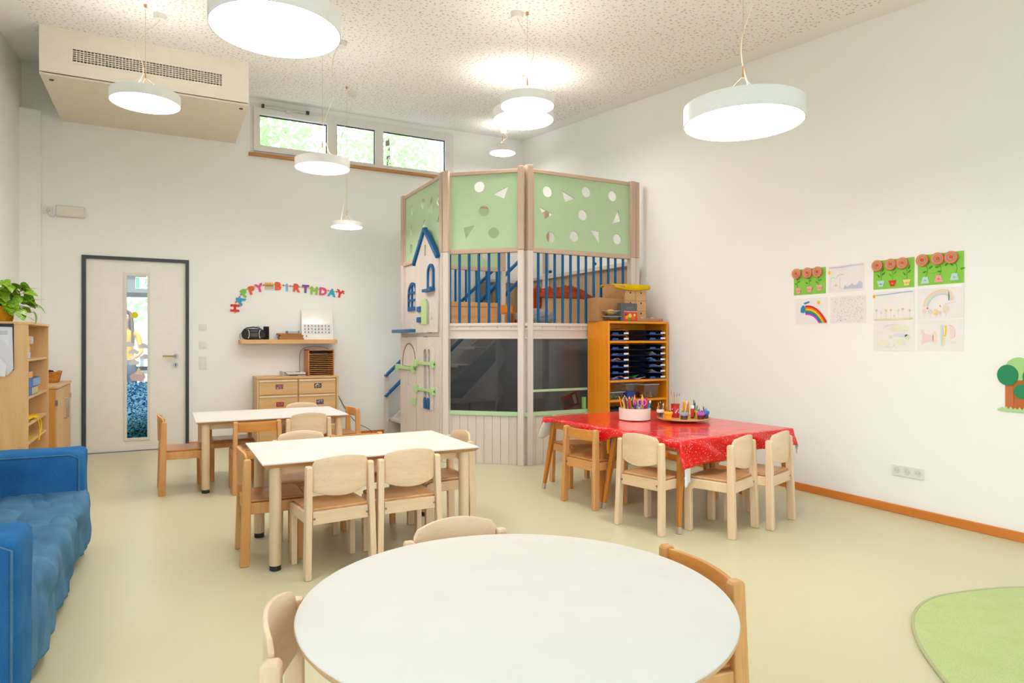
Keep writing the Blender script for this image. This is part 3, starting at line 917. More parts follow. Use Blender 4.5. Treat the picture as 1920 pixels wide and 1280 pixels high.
MB().grid(drape, 150, 80).build('draped_cover', DENIM2, sf, smooth=True, solid=.004)
for nm, yy, sd in (('armrest', 0.0, 7.0), ('armrest', 1.84, 9.0)):
    a = pillow_box((.02, yy, .03), (.865, yy + .235, .60), .006, sd, 0, 22).build(nm, DENIM, sf, smooth=True)
    yb = yy - .0015 if yy == 0 else yy - .0015
    MB().tube([(.84, yb + .004, .05), (.842, yb, .3), (.842, yb, .555), (.80, yb, .577), (.3, yb, .58), (.04, yb, .578)], .004, 6).build('seam', DENIM2, a, smooth=True)
pillow_box((0.0, .0, .05), (.22, 2.07, .80), .008, 12.0, .006, 30).build('backrest', DENIM, sf, smooth=True)
pillow_box((.20, .24, .36), (.40, 1.03, .74), .015, 15.0, .01, 20).build('back_cushion', DENIM2, sf, smooth=True)
pillow_box((.20, 1.05, .36), (.40, 1.84, .74), .015, 16.0, .01, 20).build('back_cushion', DENIM2, sf, smooth=True)
for x, y in ((.80, .08), (.80, 1.98), (.08, .08), (.08, 1.98)):
    MB().lathe([(.018, 0), (.025, .06)], 12, (x, y, 0)).build('foot', flat('#5a4636', .5), sf)

# ================================================================ rug
RUG_PTS = [(2.30, .90), (2.32, 1.12), (2.40, 1.29), (2.57, 1.48), (2.71, 1.61), (2.87, 1.72), (3.0, 1.78), (3.14, 1.815), (3.27, 1.82), (3.52, 1.77), (3.74, 1.69),
              (3.98, 1.52), (4.14, 1.25), (4.2, .9), (4.1, .5), (3.85, .2), (3.5, .05), (3.1, .05), (2.75, .2), (2.45, .5)]
def smooth_loop(P, it=3):
    for _ in range(it):
        Q = []
        for i in range(len(P)):
            a, b_ = P[i], P[(i + 1) % len(P)]
            Q += [(a[0] * .75 + b_[0] * .25, a[1] * .75 + b_[1] * .25), (a[0] * .25 + b_[0] * .75, a[1] * .25 + b_[1] * .75)]
        P = Q
    return P
rp = smooth_loop(RUG_PTS, 3)
rg = thing('rug', 'light green rounded rug on the floor at the lower right', 'rug', T(3.2, 1.0, 0))
rp2 = [(x - 3.2, y - 1.0) for x, y in rp]
MB().prism(rp2, .001, .010).build('pile', fabric('green_carpet', '#c8d69a', '#bfce8c', 220, 1.0, .6, 9), rg)
MB().tube([(x, y, .0075) for x, y in rp2 + rp2[:2]], .0075, 8).build('bound_edge', flat('#b3b78c', .9), rg, smooth=True)
# ================================================================ play tower
PA, PB, PC, PD = Vector((2.46, 7.47, 0)), Vector((2.46, 6.19, 0)), Vector((3.12, 5.60, 0)), Vector((4.44, 5.60, 0))
tw = thing('play_tower', 'two-storey wooden play tower with mint green hole panels and blue railings', 'play tower', T(3.4, 6.6, 0))
FBC = frame(PB, PC - PB, (0, 0, 1)); WBC = (PC - PB).length
FCD = frame(PC, (1, 0, 0), (0, 0, 1)); WCD = PD.x - PC.x
FAB = frame(PA, (0, -1, 0), (0, 0, 1)); WAB = PA.y - PB.y
TWV, TWH = towerwood('y'), towerwood('x')
TWZ = towerwood('z')
Zt = 2.915
def tpart(name, lo, hi, F, mat=None, bevel=.004, parent=None):
    return boxo(name, lo, hi, mat or TWV, parent or tw, F, bevel)
def post(x, y, rz=0.0, w_=.062, d_=.075, z1=Zt):
    M = T(x, y, 0, rz)
    boxo('post', (-w_ / 2, -d_ / 2, 0), (w_ / 2, d_ / 2, 2.10), TWZ, tw, M, .006)
    boxo('post_top', (-w_ / 2, -d_ / 2, 2.102), (w_ / 2, d_ / 2, z1), wood('#d2bba8', '#c6ac97', 'z', .55, .8), tw, M, .006)
ang = math.atan2((PC - PB).y, (PC - PB).x)
post(PA.x + .03, PA.y - .03)
post(PB.x + .03, PB.y + .028); post(PB.x + .045, PB.y - .03, ang)
post(PC.x - .045, PC.y + .035, ang); post(PC.x + .035, PC.y + .03, 0, .062, .075, Zt + .02)
post(PD.x - .03, PD.y + .03); post(PD.x + .04, PD.y + .04, 0, .05, .06)
post(4.44, 7.47); post(3.80, 7.47)

TOPW = wood('#d2bba8', '#c6ac97', 'x', .55, .8)
TRI = lambda *p: list(p)
def upper_panel(F, W0, W1, holes, bars, name='hole_panel'):
    """framed mint board with cut-outs above a row of blue dowels"""
    plate(name, rect(W0, 2.13, W1, 2.872), holes, .014, MINT(), tw, F, z0=-.045)
    tpart('panel_rail', (W0 - .03, 2.868, -.055), (W1 + .03, 2.905, -.015), F, TOPW)
    tpart('panel_rail', (W0 - .03, 2.085, -.06), (W1 + .03, 2.132, -.008), F, TOPW)
    tpart('panel_stile', (W0 - .03, 2.132, -.055), (W0, 2.868, -.015), F, wood('#d2bba8', '#c6ac97', 'y', .55, .8))
    tpart('panel_stile', (W1, 2.132, -.055), (W1 + .03, 2.868, -.015), F, wood('#d2bba8', '#c6ac97', 'y', .55, .8))
    rod = None
    for u in bars:
        M = F @ Matrix.Translation((u, 0, -.035))
        if rod is None:
            rod = MB().cyl((0, 1.385, 0), (0, 2.09, 0), .0135, n=14).build('railing_bar', PAINT_BLUE(), tw, M, smooth=True)
        else:
            cp(rod, M)
C_ = lambda u, z, r=.054: circ(u, z, r)
upper_panel(FBC, .057, .801, [C_(.388, 2.75), C_(.436, 2.505), C_(.538, 2.284),
            [(.532, 2.666), (.645, 2.621), (.688, 2.742)], [(.223, 2.347), (.244, 2.229), (.343, 2.367)]],
            [.079, .181, .282, .384, .488, .591, .69, .794])
upper_panel(FCD, .086, 1.257, [C_(.248, 2.70), C_(.713, 2.745), C_(1.045, 2.737), C_(.668, 2.503), C_(.283, 2.25), C_(.565, 2.276), C_(1.105, 2.288),
            [(.413, 2.733), (.457, 2.617), (.569, 2.663)], [(.154, 2.54), (.214, 2.424), (.316, 2.478)],
            [(1.117, 2.598), (1.041, 2.448), (1.150, 2.481)], [(.761, 2.362), (.868, 2.224), (.878, 2.35)]],
            [.144, .238, .334, .428, .522, .617, .71, .806, .898, .991, 1.082, 1.182])
y2u = lambda y: PA.y - y
upper_panel(FAB, y2u(7.38), y2u(6.24), [C_(y2u(7.15), 2.70), C_(y2u(6.80), 2.71), C_(y2u(6.336), 2.66, .058), C_(y2u(6.754), 2.474), C_(y2u(7.2), 2.264),
            [(y2u(6.66), 2.60), (y2u(6.52), 2.56), (y2u(6.53), 2.74)], [(y2u(6.40), 2.45), (y2u(6.26), 2.41), (y2u(6.26), 2.56)],
            [(y2u(7.23), 2.42), (y2u(7.12), 2.40), (y2u(7.2), 2.56)], [(y2u(6.97), 2.33), (y2u(6.93), 2.22), (y2u(6.84), 2.36)]], [])
# rear screen seen through the bars
FRE = frame((3.80, 7.47, 0), (-1, 0, 0), (0, 0, 1))
upper_panel(FRE, .06, 1.26, [C_(.25, 2.28), C_(.95, 2.45), C_(.6, 2.66), [(.55, 2.35), (.70, 2.35), (.60, 2.2)], [(.3, 2.62), (.42, 2.5), (.2, 2.5)]],
            [.10, .24, .38, .52, .66, .80, .94, 1.08, 1.22])
# deck
for k in range(8):
    y = 5.66 + k * .228
    x0 = 2.50 if y > 6.16 else 2.50 + (6.16 - y) * 1.12 + .04
    boxo('deck_plank', (x0, y, 1.345), (4.43, y + .222, 1.372), towerwood('x'), tw, Matrix(), .002)
def deck_edge(F, W):
    tpart('deck_rail', (.0, 1.362, -.055), (W, 1.392, -.004), F, TWH)
    n = max(3, int(W / .147))
    for k in range(n):
        tpart('deck_block', (.02 + k * (W - .04) / n, 1.337, -.05), (.02 + (k + 1) * (W - .04) / n - .004, 1.362, -.015), F, towerwood('x'), .001)
    tpart('beam', (.0, 1.236, -.06), (W, 1.337, -.020), F, TWH)
    tpart('beam_lip', (.0, 1.322, -.02), (W, 1.337, -.006), F, TWH, .002)
    tpart('beam_lip', (.0, 1.236, -.02), (W, 1.250, -.006), F, TWH, .002)
deck_edge(FBC, WBC); deck_edge(FCD, WCD)
SMOKE = clear('smoked_mesh_pane', (0.64, 0.66, 0.70), 0.05, .3)
def lower(F, W, mid=False):
    plank_w = .081 * 1.08
    n = round((W - .04) / plank_w); pw = (W - .04) / n
    for k in range(n):
        tpart('cladding_board', (.02 + k * pw + .0012, .0, -.035), (.02 + (k + 1) * pw - .0012, .478, -.017), F, towerwood('y'), .002)
    tpart('window_sill', (-.005, .478, -.045), (W + .0, .518, .004), F, MINT(), .004)
    tpart('jamb', (.02, .518, -.055), (.068, 1.236, -.012), F, TWV)
    tpart('jamb', (W - .062, .518, -.055), (W - .02, 1.236, -.012), F, TWV)
    tpart('mesh_pane', (.066, .51, -.060), (W - .05, 1.24, -.056), F, SMOKE, 0)
    if mid: tpart('guard_rail', (.068, .712, -.045), (W - .062, .736, -.020), F, MINT(), .003)
lower(FBC, WBC); lower(FCD, WCD, True)

# left face: play house front
LB = y2u
tpart('house_board', (LB(7.40), 1.335, -.05), (LB(6.90), 2.085, -.036), FAB, TWV)
fac = plate('house_front', [(LB(6.895), 1.305), (LB(6.235), 1.305), (LB(6.235), 2.09), (LB(6.26), 2.10), (LB(6.60), 2.37), (LB(6.895), 2.06)],
      [arch(LB(6.475), LB(6.345), 1.765, 1.985), arch(LB(6.67), LB(6.47), 1.395, 1.655), arch(LB(6.615), LB(6.575), 2.115, 2.235)], .018, TWV, tw, FAB, z0=.004)
ap = (LB(6.60), 2.40)
for e in ((LB(6.945), 2.055), (LB(6.225), 2.065)):
    MB().bar((e[0], e[1], .024), (ap[0], ap[1], .024), .045, .042, (0, 0, 1)).build('roof_trim', PAINT_BLUE(), tw, FAB, bevel=.004)
plate('window_trim', arch(LB(6.505), LB(6.315), 1.750, 2.012), [arch(LB(6.475), LB(6.345), 1.775, 1.985)], .018, PAINT_BLUE(), fac, FAB, z0=.022)
tpart('window_ledge', (LB(6.56), 1.725, .022), (LB(6.30), 1.755, .075), FAB, PAINT_BLUE(), .003, fac)
sh = plate('green_shutter', arch(LB(6.685), LB(6.52), 1.392, 1.66), [], .012, flat('#c4dd9a', .5), fac, FAB, z0=.024)
for z in (1.415, 1.53):
    tpart('hinge_block', (LB(6.81), z, .022), (LB(6.69), z + .055, .044), FAB, PAINT_BLUE(), .004, fac)
MB().lathe([(.0, 0), (.035, 0), (.035, .008), (0, .008)], 20).build('round_knob', TWV, fac, FAB @ Matrix.Translation((LB(6.42), 1.47, .022)))
wy = 7.28
plate('window_trim', arch(LB(wy), LB(wy - .29), 1.555, 1.878), [rect(LB(wy - .025), 1.60, LB(wy - .12), 1.665), rect(LB(wy - .14), 1.60, LB(wy - .265), 1.665),
      rect(LB(wy - .025), 1.685, LB(wy - .12), 1.75), rect(LB(wy - .14), 1.685, LB(wy - .265), 1.75), [(LB(wy - .03), 1.77), (LB(wy - .12), 1.77), (LB(wy - .12), 1.85), (LB(wy - .065), 1.825)],
      [(LB(wy - .14), 1.77), (LB(wy - .26), 1.77), (LB(wy - .225), 1.825), (LB(wy - .14), 1.85)]], .018, PAINT_BLUE(), tw, FAB, z0=-.034)
tpart('beam', (.0, 1.262, -.06), (WAB, 1.300, -.012), FAB, TWH)
tpart('flower_shelf', (LB(7.56), 1.308, .0), (LB(6.90), 1.345, .085), FAB, flat('#2f6796', .45))
tpart('jamb', (LB(7.44), 1.30, -.055), (LB(7.39), 2.085, .0), FAB, TWV)
# lower doors
dl = plate('play_door', rect(LB(7.47), .03, LB(6.915), 1.255), [arch(LB(7.205), LB(7.175), .714, .851)], .018, TWV, tw, FAB, z0=-.012)
plate('arch_groove', arch(LB(7.39), LB(6.93), .93, 1.195), [arch(LB(7.375), LB(6.945), .925, 1.178)], .004, flat('#8f8070', .7), dl, FAB, z0=.006)
dr = plate('play_door', rect(LB(6.905), .03, LB(6.225), 1.255), [arch(LB(6.66), LB(6.58), .545, 1.13), arch(LB(6.535), LB(6.47), .545, 1.13)], .018, TWV, tw, FAB, z0=-.012)
plate('arch_trim', arch(LB(6.74), LB(6.38), .50, 1.20), [arch(LB(6.66), LB(6.575), .545, 1.13), arch(LB(6.54), LB(6.465), .545, 1.13)], .010, TWV, dr, FAB, z0=.006)
for z, a, b_ in ((.905, 7.56, 6.93), (.975, 6.91, 6.34), (.695, 6.91, 6.34)):
    sp_ = tpart('latch_bar', (LB(a), z - .016, .008), (LB(b_), z + .016, .028), FAB, flat('#b9dd9c', .45), .004)
    for e in (a, b_ + .07):
        tpart('latch_block', (LB(e), z - .038, .006), (LB(e - .07), z + .038, .045), FAB, flat('#b9dd9c', .45), .005, sp_)
tpart('latch_block', (LB(7.01), .51, .006), (LB(6.92), .585, .035), FAB, flat('#b9dd9c', .45), .005)
tpart('latch_block', (LB(7.56), .05, .0), (LB(7.44), .10, .03), FAB, flat('#b9dd9c', .45), .005)
for k, y in enumerate((6.60, 6.50)):
    MB().prism(arch(LB(y + .045), LB(y - .03), .50, .62), .018, .026).build('wave_shape', PAINT_BLUE(), dr, FAB)
# right and rear inner boards
MR = frame((4.50, 8.30, 0), (0, -1, 0), (0, 0, 1))
for k in range(10):
    boxo('wall_board', (.02 + k * .258, 1.38, 0), (.02 + (k + 1) * .258 - .004, 2.03, .018), wood('#c4a88c', '#b59878', 'y', .55), tw, MR, .002)
boxo('wall_rail', (0, 2.03, -.01), (2.62, 2.075, .05), TWH, tw, MR, .004)
MQ = frame((3.86, 8.30, 0), (1, 0, 0), (0, 0, 1))
for k in range(3):
    boxo('wall_board', (k * .2, 1.38, 0), ((k + 1) * .2 - .004, 2.03, .018), wood('#c4a88c', '#b59878', 'y', .55), tw, MQ, .002)
boxo('wall_rail', (-.05, 2.03, -.01), (.66, 2.075, .05), TWH, tw, MQ, .004)
for k, u in enumerate((.9, 1.9)):
    MB().lathe([(.0, .0), (.02, .005), (.026, .02), (.02, .035), (0, .04)], 14).build('rail_knob', PAINT_BLUE(), tw, MR @ Matrix.Translation((u, 2.10, .03)) @ Matrix.Rotation(-PI / 2, 4, 'X'), smooth=True)
# ground floor inside: rear boards (dim)
for k in range(9):
    boxo('back_board', (2.52 + k * .21, 7.50, 0), (2.52 + (k + 1) * .21 - .004, 7.515, .46), towerwood('z'), tw, Matrix(), .002)
tpart('inner_post', (.0, 0, 0), (.07, 1.34, .07), frame((3.42, 6.9, 0), (1, 0, 0), (0, 0, 1)))
# stairs along the back wall
SX0, SX1, SY0, SY1 = 2.585, 3.98, 7.60, 8.26
NS = 6
for k in range(NS):
    z = 1.36 * (k + 1) / (NS + 0)
    x = SX0 + (SX1 - SX0) * k / NS
    boxo('stair_tread', (x - .03, SY0 + .03, z - .03), (x + .26, SY1 - .03, z), towerwood('y'), tw, Matrix(), .004)
dx_, dz_ = SX1 - SX0, 1.36
for y in (SY0, SY1 - .03):
    m = MB()
    m.prism([(SX0 - .06, 0.0), (SX0 + .20, 0.0), (SX1 + .10, 1.25), (SX1 + .10, 1.385), (SX1 - .0, 1.385), (SX0 - .06, .16)], 0, .03)
    m.build('stair_stringer', wood('#a9b2bb', '#99a4b0', 'x', .5) if y == SY0 else TWH, tw, frame((0, y + .03, 0), (1, 0, 0), (0, 0, 1)), bevel=.003)
boxo('stair_post', (SX0 - .09, SY1 - .04, 0), (SX0 - .04, SY1 + .01, .80), towerwood('z'), tw, Matrix(), .004)
for y, xs in ((SY0 + .015, 2.84), (SY1 - .015, SX0 - .09)):
    for hgt in (.56, .30):
        k_ = dz_ * 1.12 / (SX1 + .15 - SX0 + .09)
        MB().bar((xs, y - .03, .20 + hgt + (xs - SX0 + .09) * k_), (SX1 + .15, y - .03, .20 + hgt + dz_ * 1.12), .028, .085, (0, 1, 0)).build('handrail', PAINT_BLUE(), tw, Matrix(), bevel=.01)
# bench inside
bn = boxo('bench_seat', (2.60, 6.98, .50), (3.35, 7.28, .53), TWH, tw, Matrix(), .004)
for x in (2.66, 3.26):
    boxo('bench_leg', (x, 7.0, 0), (x + .04, 7.26, .50), TWZ, tw, Matrix(), .003)

# ---------------------------------------------------------------- things kept on and in the tower
DKZ = 1.373
t = thing('wooden_chest', 'pale plywood chest on the tower deck behind the blue bars', 'chest', T(2.66, 6.42, DKZ))
boxo('chest_body', (0, 0, 0), (.58, .34, .205), wood('#dfae78', '#d29c62', 'x'), t, None, .003)
boxo('chest_lid', (-.004, -.004, .207), (.584, .344, .255), wood('#dfae78', '#d29c62', 'x'), t, None, .003)
t = thing('curved_box', 'plywood box with rounded front on the tower deck under the orange blanket', 'box', T(3.52, 6.02, DKZ))
def rb(a, b_):
    q = -PI * .05 + a * PI * 1.1
    return (.34 - .36 * math.cos(q) * (1 if True else 1), .20 - .20 * max(-.2, math.sin(q)) ** .6 if math.sin(q) > 0 else .2, b_ * .30)
prf = rrect(0, 0, .74, .40, .10, 6)
MB().prism(prf, 0, .30).build('box_shell', wood('#dcb888', '#cfa470', 'z'), t, bevel=.003)
def blanket(name, c, sx, sy, h, seed):
    def fn(a, b_):
        x = (a - .5) * 2; y = (b_ - .5) * 2
        rr = max(abs(x), abs(y))
        k = max(0, 1 - rr ** 3)
        n = noise.noise(Vector((x * 2.3 + seed, y * 2.3, 0))) * .45 + abs(noise.noise(Vector((x * 4 + seed, y * 4, 4)))) * .55 - .35 * max(0, .12 - abs(noise.noise(Vector((x * 5 + seed, y * 5 + x * 2, 9))))) / .12
        return (c[0] + x * sx * (1 - .15 * abs(n)), c[1] + y * sy * (1 - .1 * n), c[2] + k * h * (.65 + .8 * n))
    return MB().grid(fn, 44, 34)
bl = blanket('blanket', (0, 0, 0), .37, .19, .17, 2.0).build('blanket', fabric('rust_blanket', '#a8481f', '#8c3814', 130, 1, .4, 8), None, T(3.86, 6.21, DKZ + .301), smooth=True, solid=.006)
tag(bl, 'crumpled rust orange blanket heaped on the plywood box in the tower', 'blanket')
def hang(a, b_):
    q = b_
    x = (a - .5) * .26
    return (x + .03 * math.sin(q * 5), -.02 * math.sin(a * 9) - .03 * math.sin(q * 3), .42 * (1 - q) + .02 * math.sin(a * 14))
b2 = MB().grid(hang, 24, 18).build('hanging_blanket', fabric('rust_blanket', '#a8481f', '#8c3814', 130, 1, .4, 8), None, T(3.40, 6.10, DKZ + .003), smooth=True, solid=.02)
tag(b2, 'rust orange blanket end slumping down beside the plywood box behind the bars', 'blanket')
bm = bmesh.new(); bmesh.ops.create_icosphere(bm, subdivisions=5, radius=1)
for v in bm.verts:
    n = noise.noise(v.co * 3) * .10 + abs(noise.noise(v.co * 13)) * .14
    p = v.co * (1 + n)
    v.co = (p.x * .21, p.y * .12, max(0, p.z * .085 + .085))
me = bpy.data.meshes.new('pillow'); bm.to_mesh(me); bm.free()
pw_ = mesh_obj('pillow', me, fabric('grey_fluff', '#b5b0ae', '#9a9594', 70, 1, .8, 20), None, T(3.36, 5.86, DKZ))
tag(pw_, 'grey fluffy pillow lying on the tower deck behind the bars', 'pillow')
t = thing('toy_chair', 'small orange wooden toy chair on the tower deck', 'toy chair', T(3.10, 6.02, DKZ))
boxo('seat', (0, 0, .12), (.16, .16, .14), orangewood('x'), t, None, .003)
boxo('backrest', (0, .14, .14), (.16, .16, .22), flat('#e8962e', .5), t, None, .003)
for x in (0, .14):
    for y in (0, .14):
        boxo('leg', (x, y, 0), (x + .02, y + .02, .12), orangewood('z'), t)
t = MB()
prof = []
for k in range(25):
    z = k / 24 * 1.30
    prof.append((.125 + .03 * math.sin(k * .9) + .02 * math.sin(z * 4), z))
rl = t.lathe(prof, 24).build('rolled_mat', fabric('grey_mat', '#8a867f', '#7a766f', 50, .9, .5, 8), None, T(3.35, 6.35, 0.002), smooth=True)
tag(rl, 'tall lumpy grey roll standing inside the tower ground floor', 'mat')
t = thing('picture_book', 'red picture book leaning inside the tower window by the shelf', 'book', frame((3.62, 5.72, .50), (.95, .1, .3), (-.3, 0, .95)))
boxo('cover', (0, 0, 0), (.20, .14, .012), flat('#b8202a', .4), t, None, .002)
boxo('cover_picture', (.02, .02, .012), (.12, .10, .013), flat('#3a3f55', .4), t)
boxo('cover_strip', (.14, .02, .012), (.18, .12, .013), flat('#e8e4e0', .4), t)
tag(boxo('green_block', (0, 0, 0), (.03, .05, .12), flat('#a5cf7c', .5), None, T(3.795, 5.62, .52), .003), 'small green block standing on the tower sill beside the orange shelf', 'toy block')
# ================================================================ orange shelf beside the tower
SHX0, SHX1, SHY0, SHY1, SHZ = 3.815, 4.570, 5.23, 5.585, 1.41
t = thing('open_shelf', 'orange-stained wooden shelf unit holding navy trays beside the tower', 'shelf', T(SHX0, SHY0, 0))
SW, SD = SHX1 - SHX0, SHY1 - SHY0
OW = wood('#f29c20', '#ea8e0e', 'z', .35); OWX = wood('#f29c20', '#ea8e0e', 'x', .35)
boxo('side_panel', (0, 0, 0), (.022, SD, SHZ), OW, t, None, .004)
boxo('side_panel', (SW - .022, 0, 0), (SW, SD, SHZ), OW, t, None, .004)
boxo('back_panel', (.022, SD - .008, .03), (SW - .022, SD, SHZ), OW, t)
for z in (SHZ - .022, 1.195, .808, .615, .32, .03):
    boxo('shelf_board', (.022, .0, z), (SW - .022, SD - .008, z + .022), OWX, t, None, .002)
NAVY = flat('#101c3c', .45)
tray0 = None
def tray(x, z, label):
    global tray0
    M = T(x, SHY0 + .012, z)
    if tray0 is None:
        r = thing('letter_tray', label, 'tray', M, 'navy letter trays in the orange shelf')
        boxo('tray_base', (0, 0, 0), (.225, .30, .004), NAVY, r)
        for x_ in (0, .221): 
            m = MB(); m.add([(x_, 0, .004), (x_ + .004, 0, .004), (x_ + .004, .30, .004), (x_, .30, .004), (x_, .05, .046), (x_ + .004, .05, .046), (x_ + .004, .30, .05), (x_, .30, .05)],
                            [(0, 3, 2, 1), (4, 5, 6, 7), (0, 1, 5, 4), (1, 2, 6, 5), (2, 3, 7, 6), (3, 0, 4, 7)])
            m.build('tray_side', NAVY, r)
        boxo('tray_back', (.004, .296, .004), (.221, .30, .048), NAVY, r)
        boxo('tray_lip', (.02, -.004, .0), (.205, .0, .010), flat('#1a3f86', .4), r)
        boxo('finger_tab', (.03, -.006, .006), (.10, -.002, .024), flat('#21509c', .4), r, None, .003)
        boxo('name_label', (.166, -.009, .010), (.224, -.006, .027), flat('#eceef0', .5), r)
        tray0 = r
        return r
    return dup(tray0, M, label)
for k, z in enumerate((1.218, 1.272)):
    tray(3.842, z, 'navy letter tray on the top shelf, left stack, %s one' % ('lower', 'upper')[k])
    tray(4.308, z + .006, 'navy letter tray on the top shelf, right stack, %s one' % ('lower', 'upper')[k])
names = ('lowest', 'second lowest', 'third lowest', 'third highest', 'second highest', 'highest')
for k in range(6):
    tray(3.842, .832 + k * .0595, 'navy letter tray in the tall left stack of the orange shelf, %s' % names[k])
    tray(4.308, .832 + k * .0595, 'navy letter tray in the tall right stack of the orange shelf, %s' % names[k])
boxo_ = boxo('navy_backing', (0, 0, 0), (.235, .01, .33), NAVY, None, T(4.07, SHY1 - .03, .832))
tag(boxo_, 'dark navy board standing between the two tray stacks', 'board')
def paper(x, y, z, w_, d_, col, label, group='papers in the letter trays', lift=.012, cat='paper'):
    def fn(a, b_):
        return (a * w_, b_ * d_, .002 + lift * (1 - b_) * math.sin(a * 2.2 + x * 9) ** 2)
    o = MB().grid(fn, 8, 5).build('paper_sheet', flat(col, .7), None, T(x, y, z), solid=.001, smooth=True)
    tag(o, label, cat, group)
pz = lambda k: .838 + k * .0595
paper(3.86, SHY0 - .004, pz(4), .15, .2, '#8fb0d8', 'pale blue paper in the second highest tray of the left stack')
paper(3.87, SHY0 - .008, pz(3), .09, .2, '#e8907e', 'salmon pink paper in the third highest tray of the left stack', lift=.03)
paper(3.87, SHY0 - .008, pz(0), .14, .2, '#d99ab0', 'pink drawing in the lowest tray of the left stack', lift=.03)
paper(4.35, SHY0 - .008, pz(4), .06, .2, '#a8a838', 'olive yellow paper in the second highest tray of the right stack', lift=.03)
paper(4.32, SHY0 - .008, pz(3), .08, .2, '#7fb8cc', 'light blue paper in the third highest tray of the right stack', lift=.03)
paper(4.37, SHY0 - .008, pz(2), .13, .2, '#cfd4da', 'white sheet sticking out of the third lowest tray of the right stack', lift=.02)
paper(4.34, SHY0 - .008, pz(1), .07, .2, '#b8a030', 'mustard paper in the second lowest tray of the right stack', lift=.03)
paper(4.08, SHY0 + .01, .832, .09, .15, '#c84a60', 'crimson paper lying between the tray stacks', lift=.02)
paper(4.10, SHY0 + .03, .846, .12, .18, '#2f8a4a', 'green paper lying between the tray stacks', lift=.03)
paper(4.15, SHY0 - .004, .832, .12, .10, '#dfe3ee', 'white folded paper lying between the tray stacks', lift=.02)
paper(3.85, SHY0 - .002, 1.330, .19, .2, '#9a7c62', 'brown cardboard sheet on the upper left tray of the top shelf', lift=.01)
# clear plastic bins on the lower shelf
def bin_(x, y, z, w_, d_, h_, label, fill, fcol):
    b = thing('plastic_bin', label, 'bin', T(x, y, z), 'clear plastic bins in the orange shelf')
    m = MB()
    k = .012
    def ring(zz, e): return [(-e, -e, zz), (w_ + e, -e, zz), (w_ + e, d_ + e, zz), (-e, d_ + e, zz)]
    m.add(ring(0, -k) + ring(h_, 0), [(0, 3, 2, 1), (0, 1, 5, 4), (1, 2, 6, 5), (2, 3, 7, 6), (3, 0, 4, 7)])
    m.build('bin_shell', PLASTIC(), b)
    plate('bin_rim', rect(-.006, -.006, w_ + .006, d_ + .006), [rect(.004, .004, w_ - .004, d_ - .004)], .006, flat('#c9cbcb', .3), b, z0=h_ - .003)
    f = MB()
    r_ = random.Random(len(label))
    for q in range(fill):
        cx, cy = .02 + r_.random() * (w_ - .05), .02 + r_.random() * (d_ - .05)
        f.M = Matrix.Translation((cx, cy, .004 + r_.random() * h_ * .3)) @ Matrix.Rotation(r_.random() * 6, 4, 'Z')
        f.box((0, 0, 0), (.022, .016, .014))
    o = f.build('small_pieces', flat(fcol, .6), b); o['kind'] = 'stuff'
bin_(4.27, SHY0 + .02, .639, .19, .26, .135, 'clear plastic bin with small brown pieces at the right of the shelf', 60, '#a8743c')
bin_(4.10, SHY0 + .10, .639, .15, .2, .14, 'clear plastic bin with pink pieces in the middle of the shelf', 40, '#c86a90')
bin_(3.85, SHY0 + .04, .639, .20, .24, .07, 'low clear bin with green pieces at the left of the shelf', 50, '#4a8a5a')
tag(boxo('blue_box', (0, 0, 0), (.10, .06, .075), flat('#203a8c', .4), None, T(4.055, SHY0 + .015, .639), .003), 'small blue box on the shelf behind the pencil pot', 'box')
for k, (x, w_, c_) in enumerate(((3.85, .2, '#1c2338'), (4.1, .3, '#26304a'))):
    tag(boxo('storage_box', (0, 0, 0), (w_, .25, .2), flat(c_, .5), None, T(x, SHY0 + .03, .343), .004), ('dark storage box low in the orange shelf on the left', 'dark storage box low in the orange shelf on the right')[k], 'box')
for k, (x, w_, c_) in enumerate(((3.86, .3, '#3a5f9a'), (4.2, .3, '#b58a4a'))):
    tag(boxo('storage_box', (0, 0, 0), (w_, .25, .2), flat(c_, .5), None, T(x, SHY0 + .03, .053), .004), ('blue storage box on the bottom board of the orange shelf', 'tan storage box on the bottom board of the orange shelf')[k], 'box')

# on top of the orange shelf
TZ = SHZ + .002
def clear_tray(x, y, z, w_, d_, h_, label):
    b = thing('plastic_tray', label, 'tray', T(x, y, z), 'clear plastic trays on top of the orange shelf')
    m = MB()
    def ring(zz, e): return [(-e, -e, zz), (w_ + e, -e, zz), (w_ + e, d_ + e, zz), (-e, d_ + e, zz)]
    m.add(ring(0, -.01) + ring(h_, .012), [(0, 3, 2, 1), (0, 1, 5, 4), (1, 2, 6, 5), (2, 3, 7, 6), (3, 0, 4, 7)])
    m.build('tray_shell', clear('cloudy_plastic', (.62, .62, .64), .15, .2), b)
    plate('tray_rim', rect(-.02, -.02, w_ + .02, d_ + .02), [rect(-.008, -.008, w_ + .008, d_ + .008)], .004, flat('#b9b6b4', .3), b, z0=h_ - .003)
clear_tray(3.845, SHY0 + .025, TZ, .115, .09, .045, 'lower clear plastic tray on the left of the shelf top')
clear_tray(3.845, SHY0 + .027, TZ + .05, .10, .085, .05, 'upper clear plastic tray with a yellow thing in it')
m = MB().lathe([(.0, 0), (.030, .002), (.040, .02), (.036, .04), (.018, .05), (0, .052)], 18)
tag(m.build('yellow_ball', flat('#f0b81e', .5), None, T(3.895, SHY0 + .07, TZ + .062), smooth=True), 'yellow squashy toy in the clear tray on the shelf', 'toy')
cb = thing('crayon_box', 'grey and red crayon box standing on the shelf top', 'box', T(3.985, SHY0 + .02, TZ))
boxo('box_body', (0, 0, 0), (.20, .05, .178), flat('#5f6064', .5), cb, None, .002)
boxo('red_picture', (.034, -.0015, 0.004), (.20, 0, .092), flat('#d8421e', .4), cb)
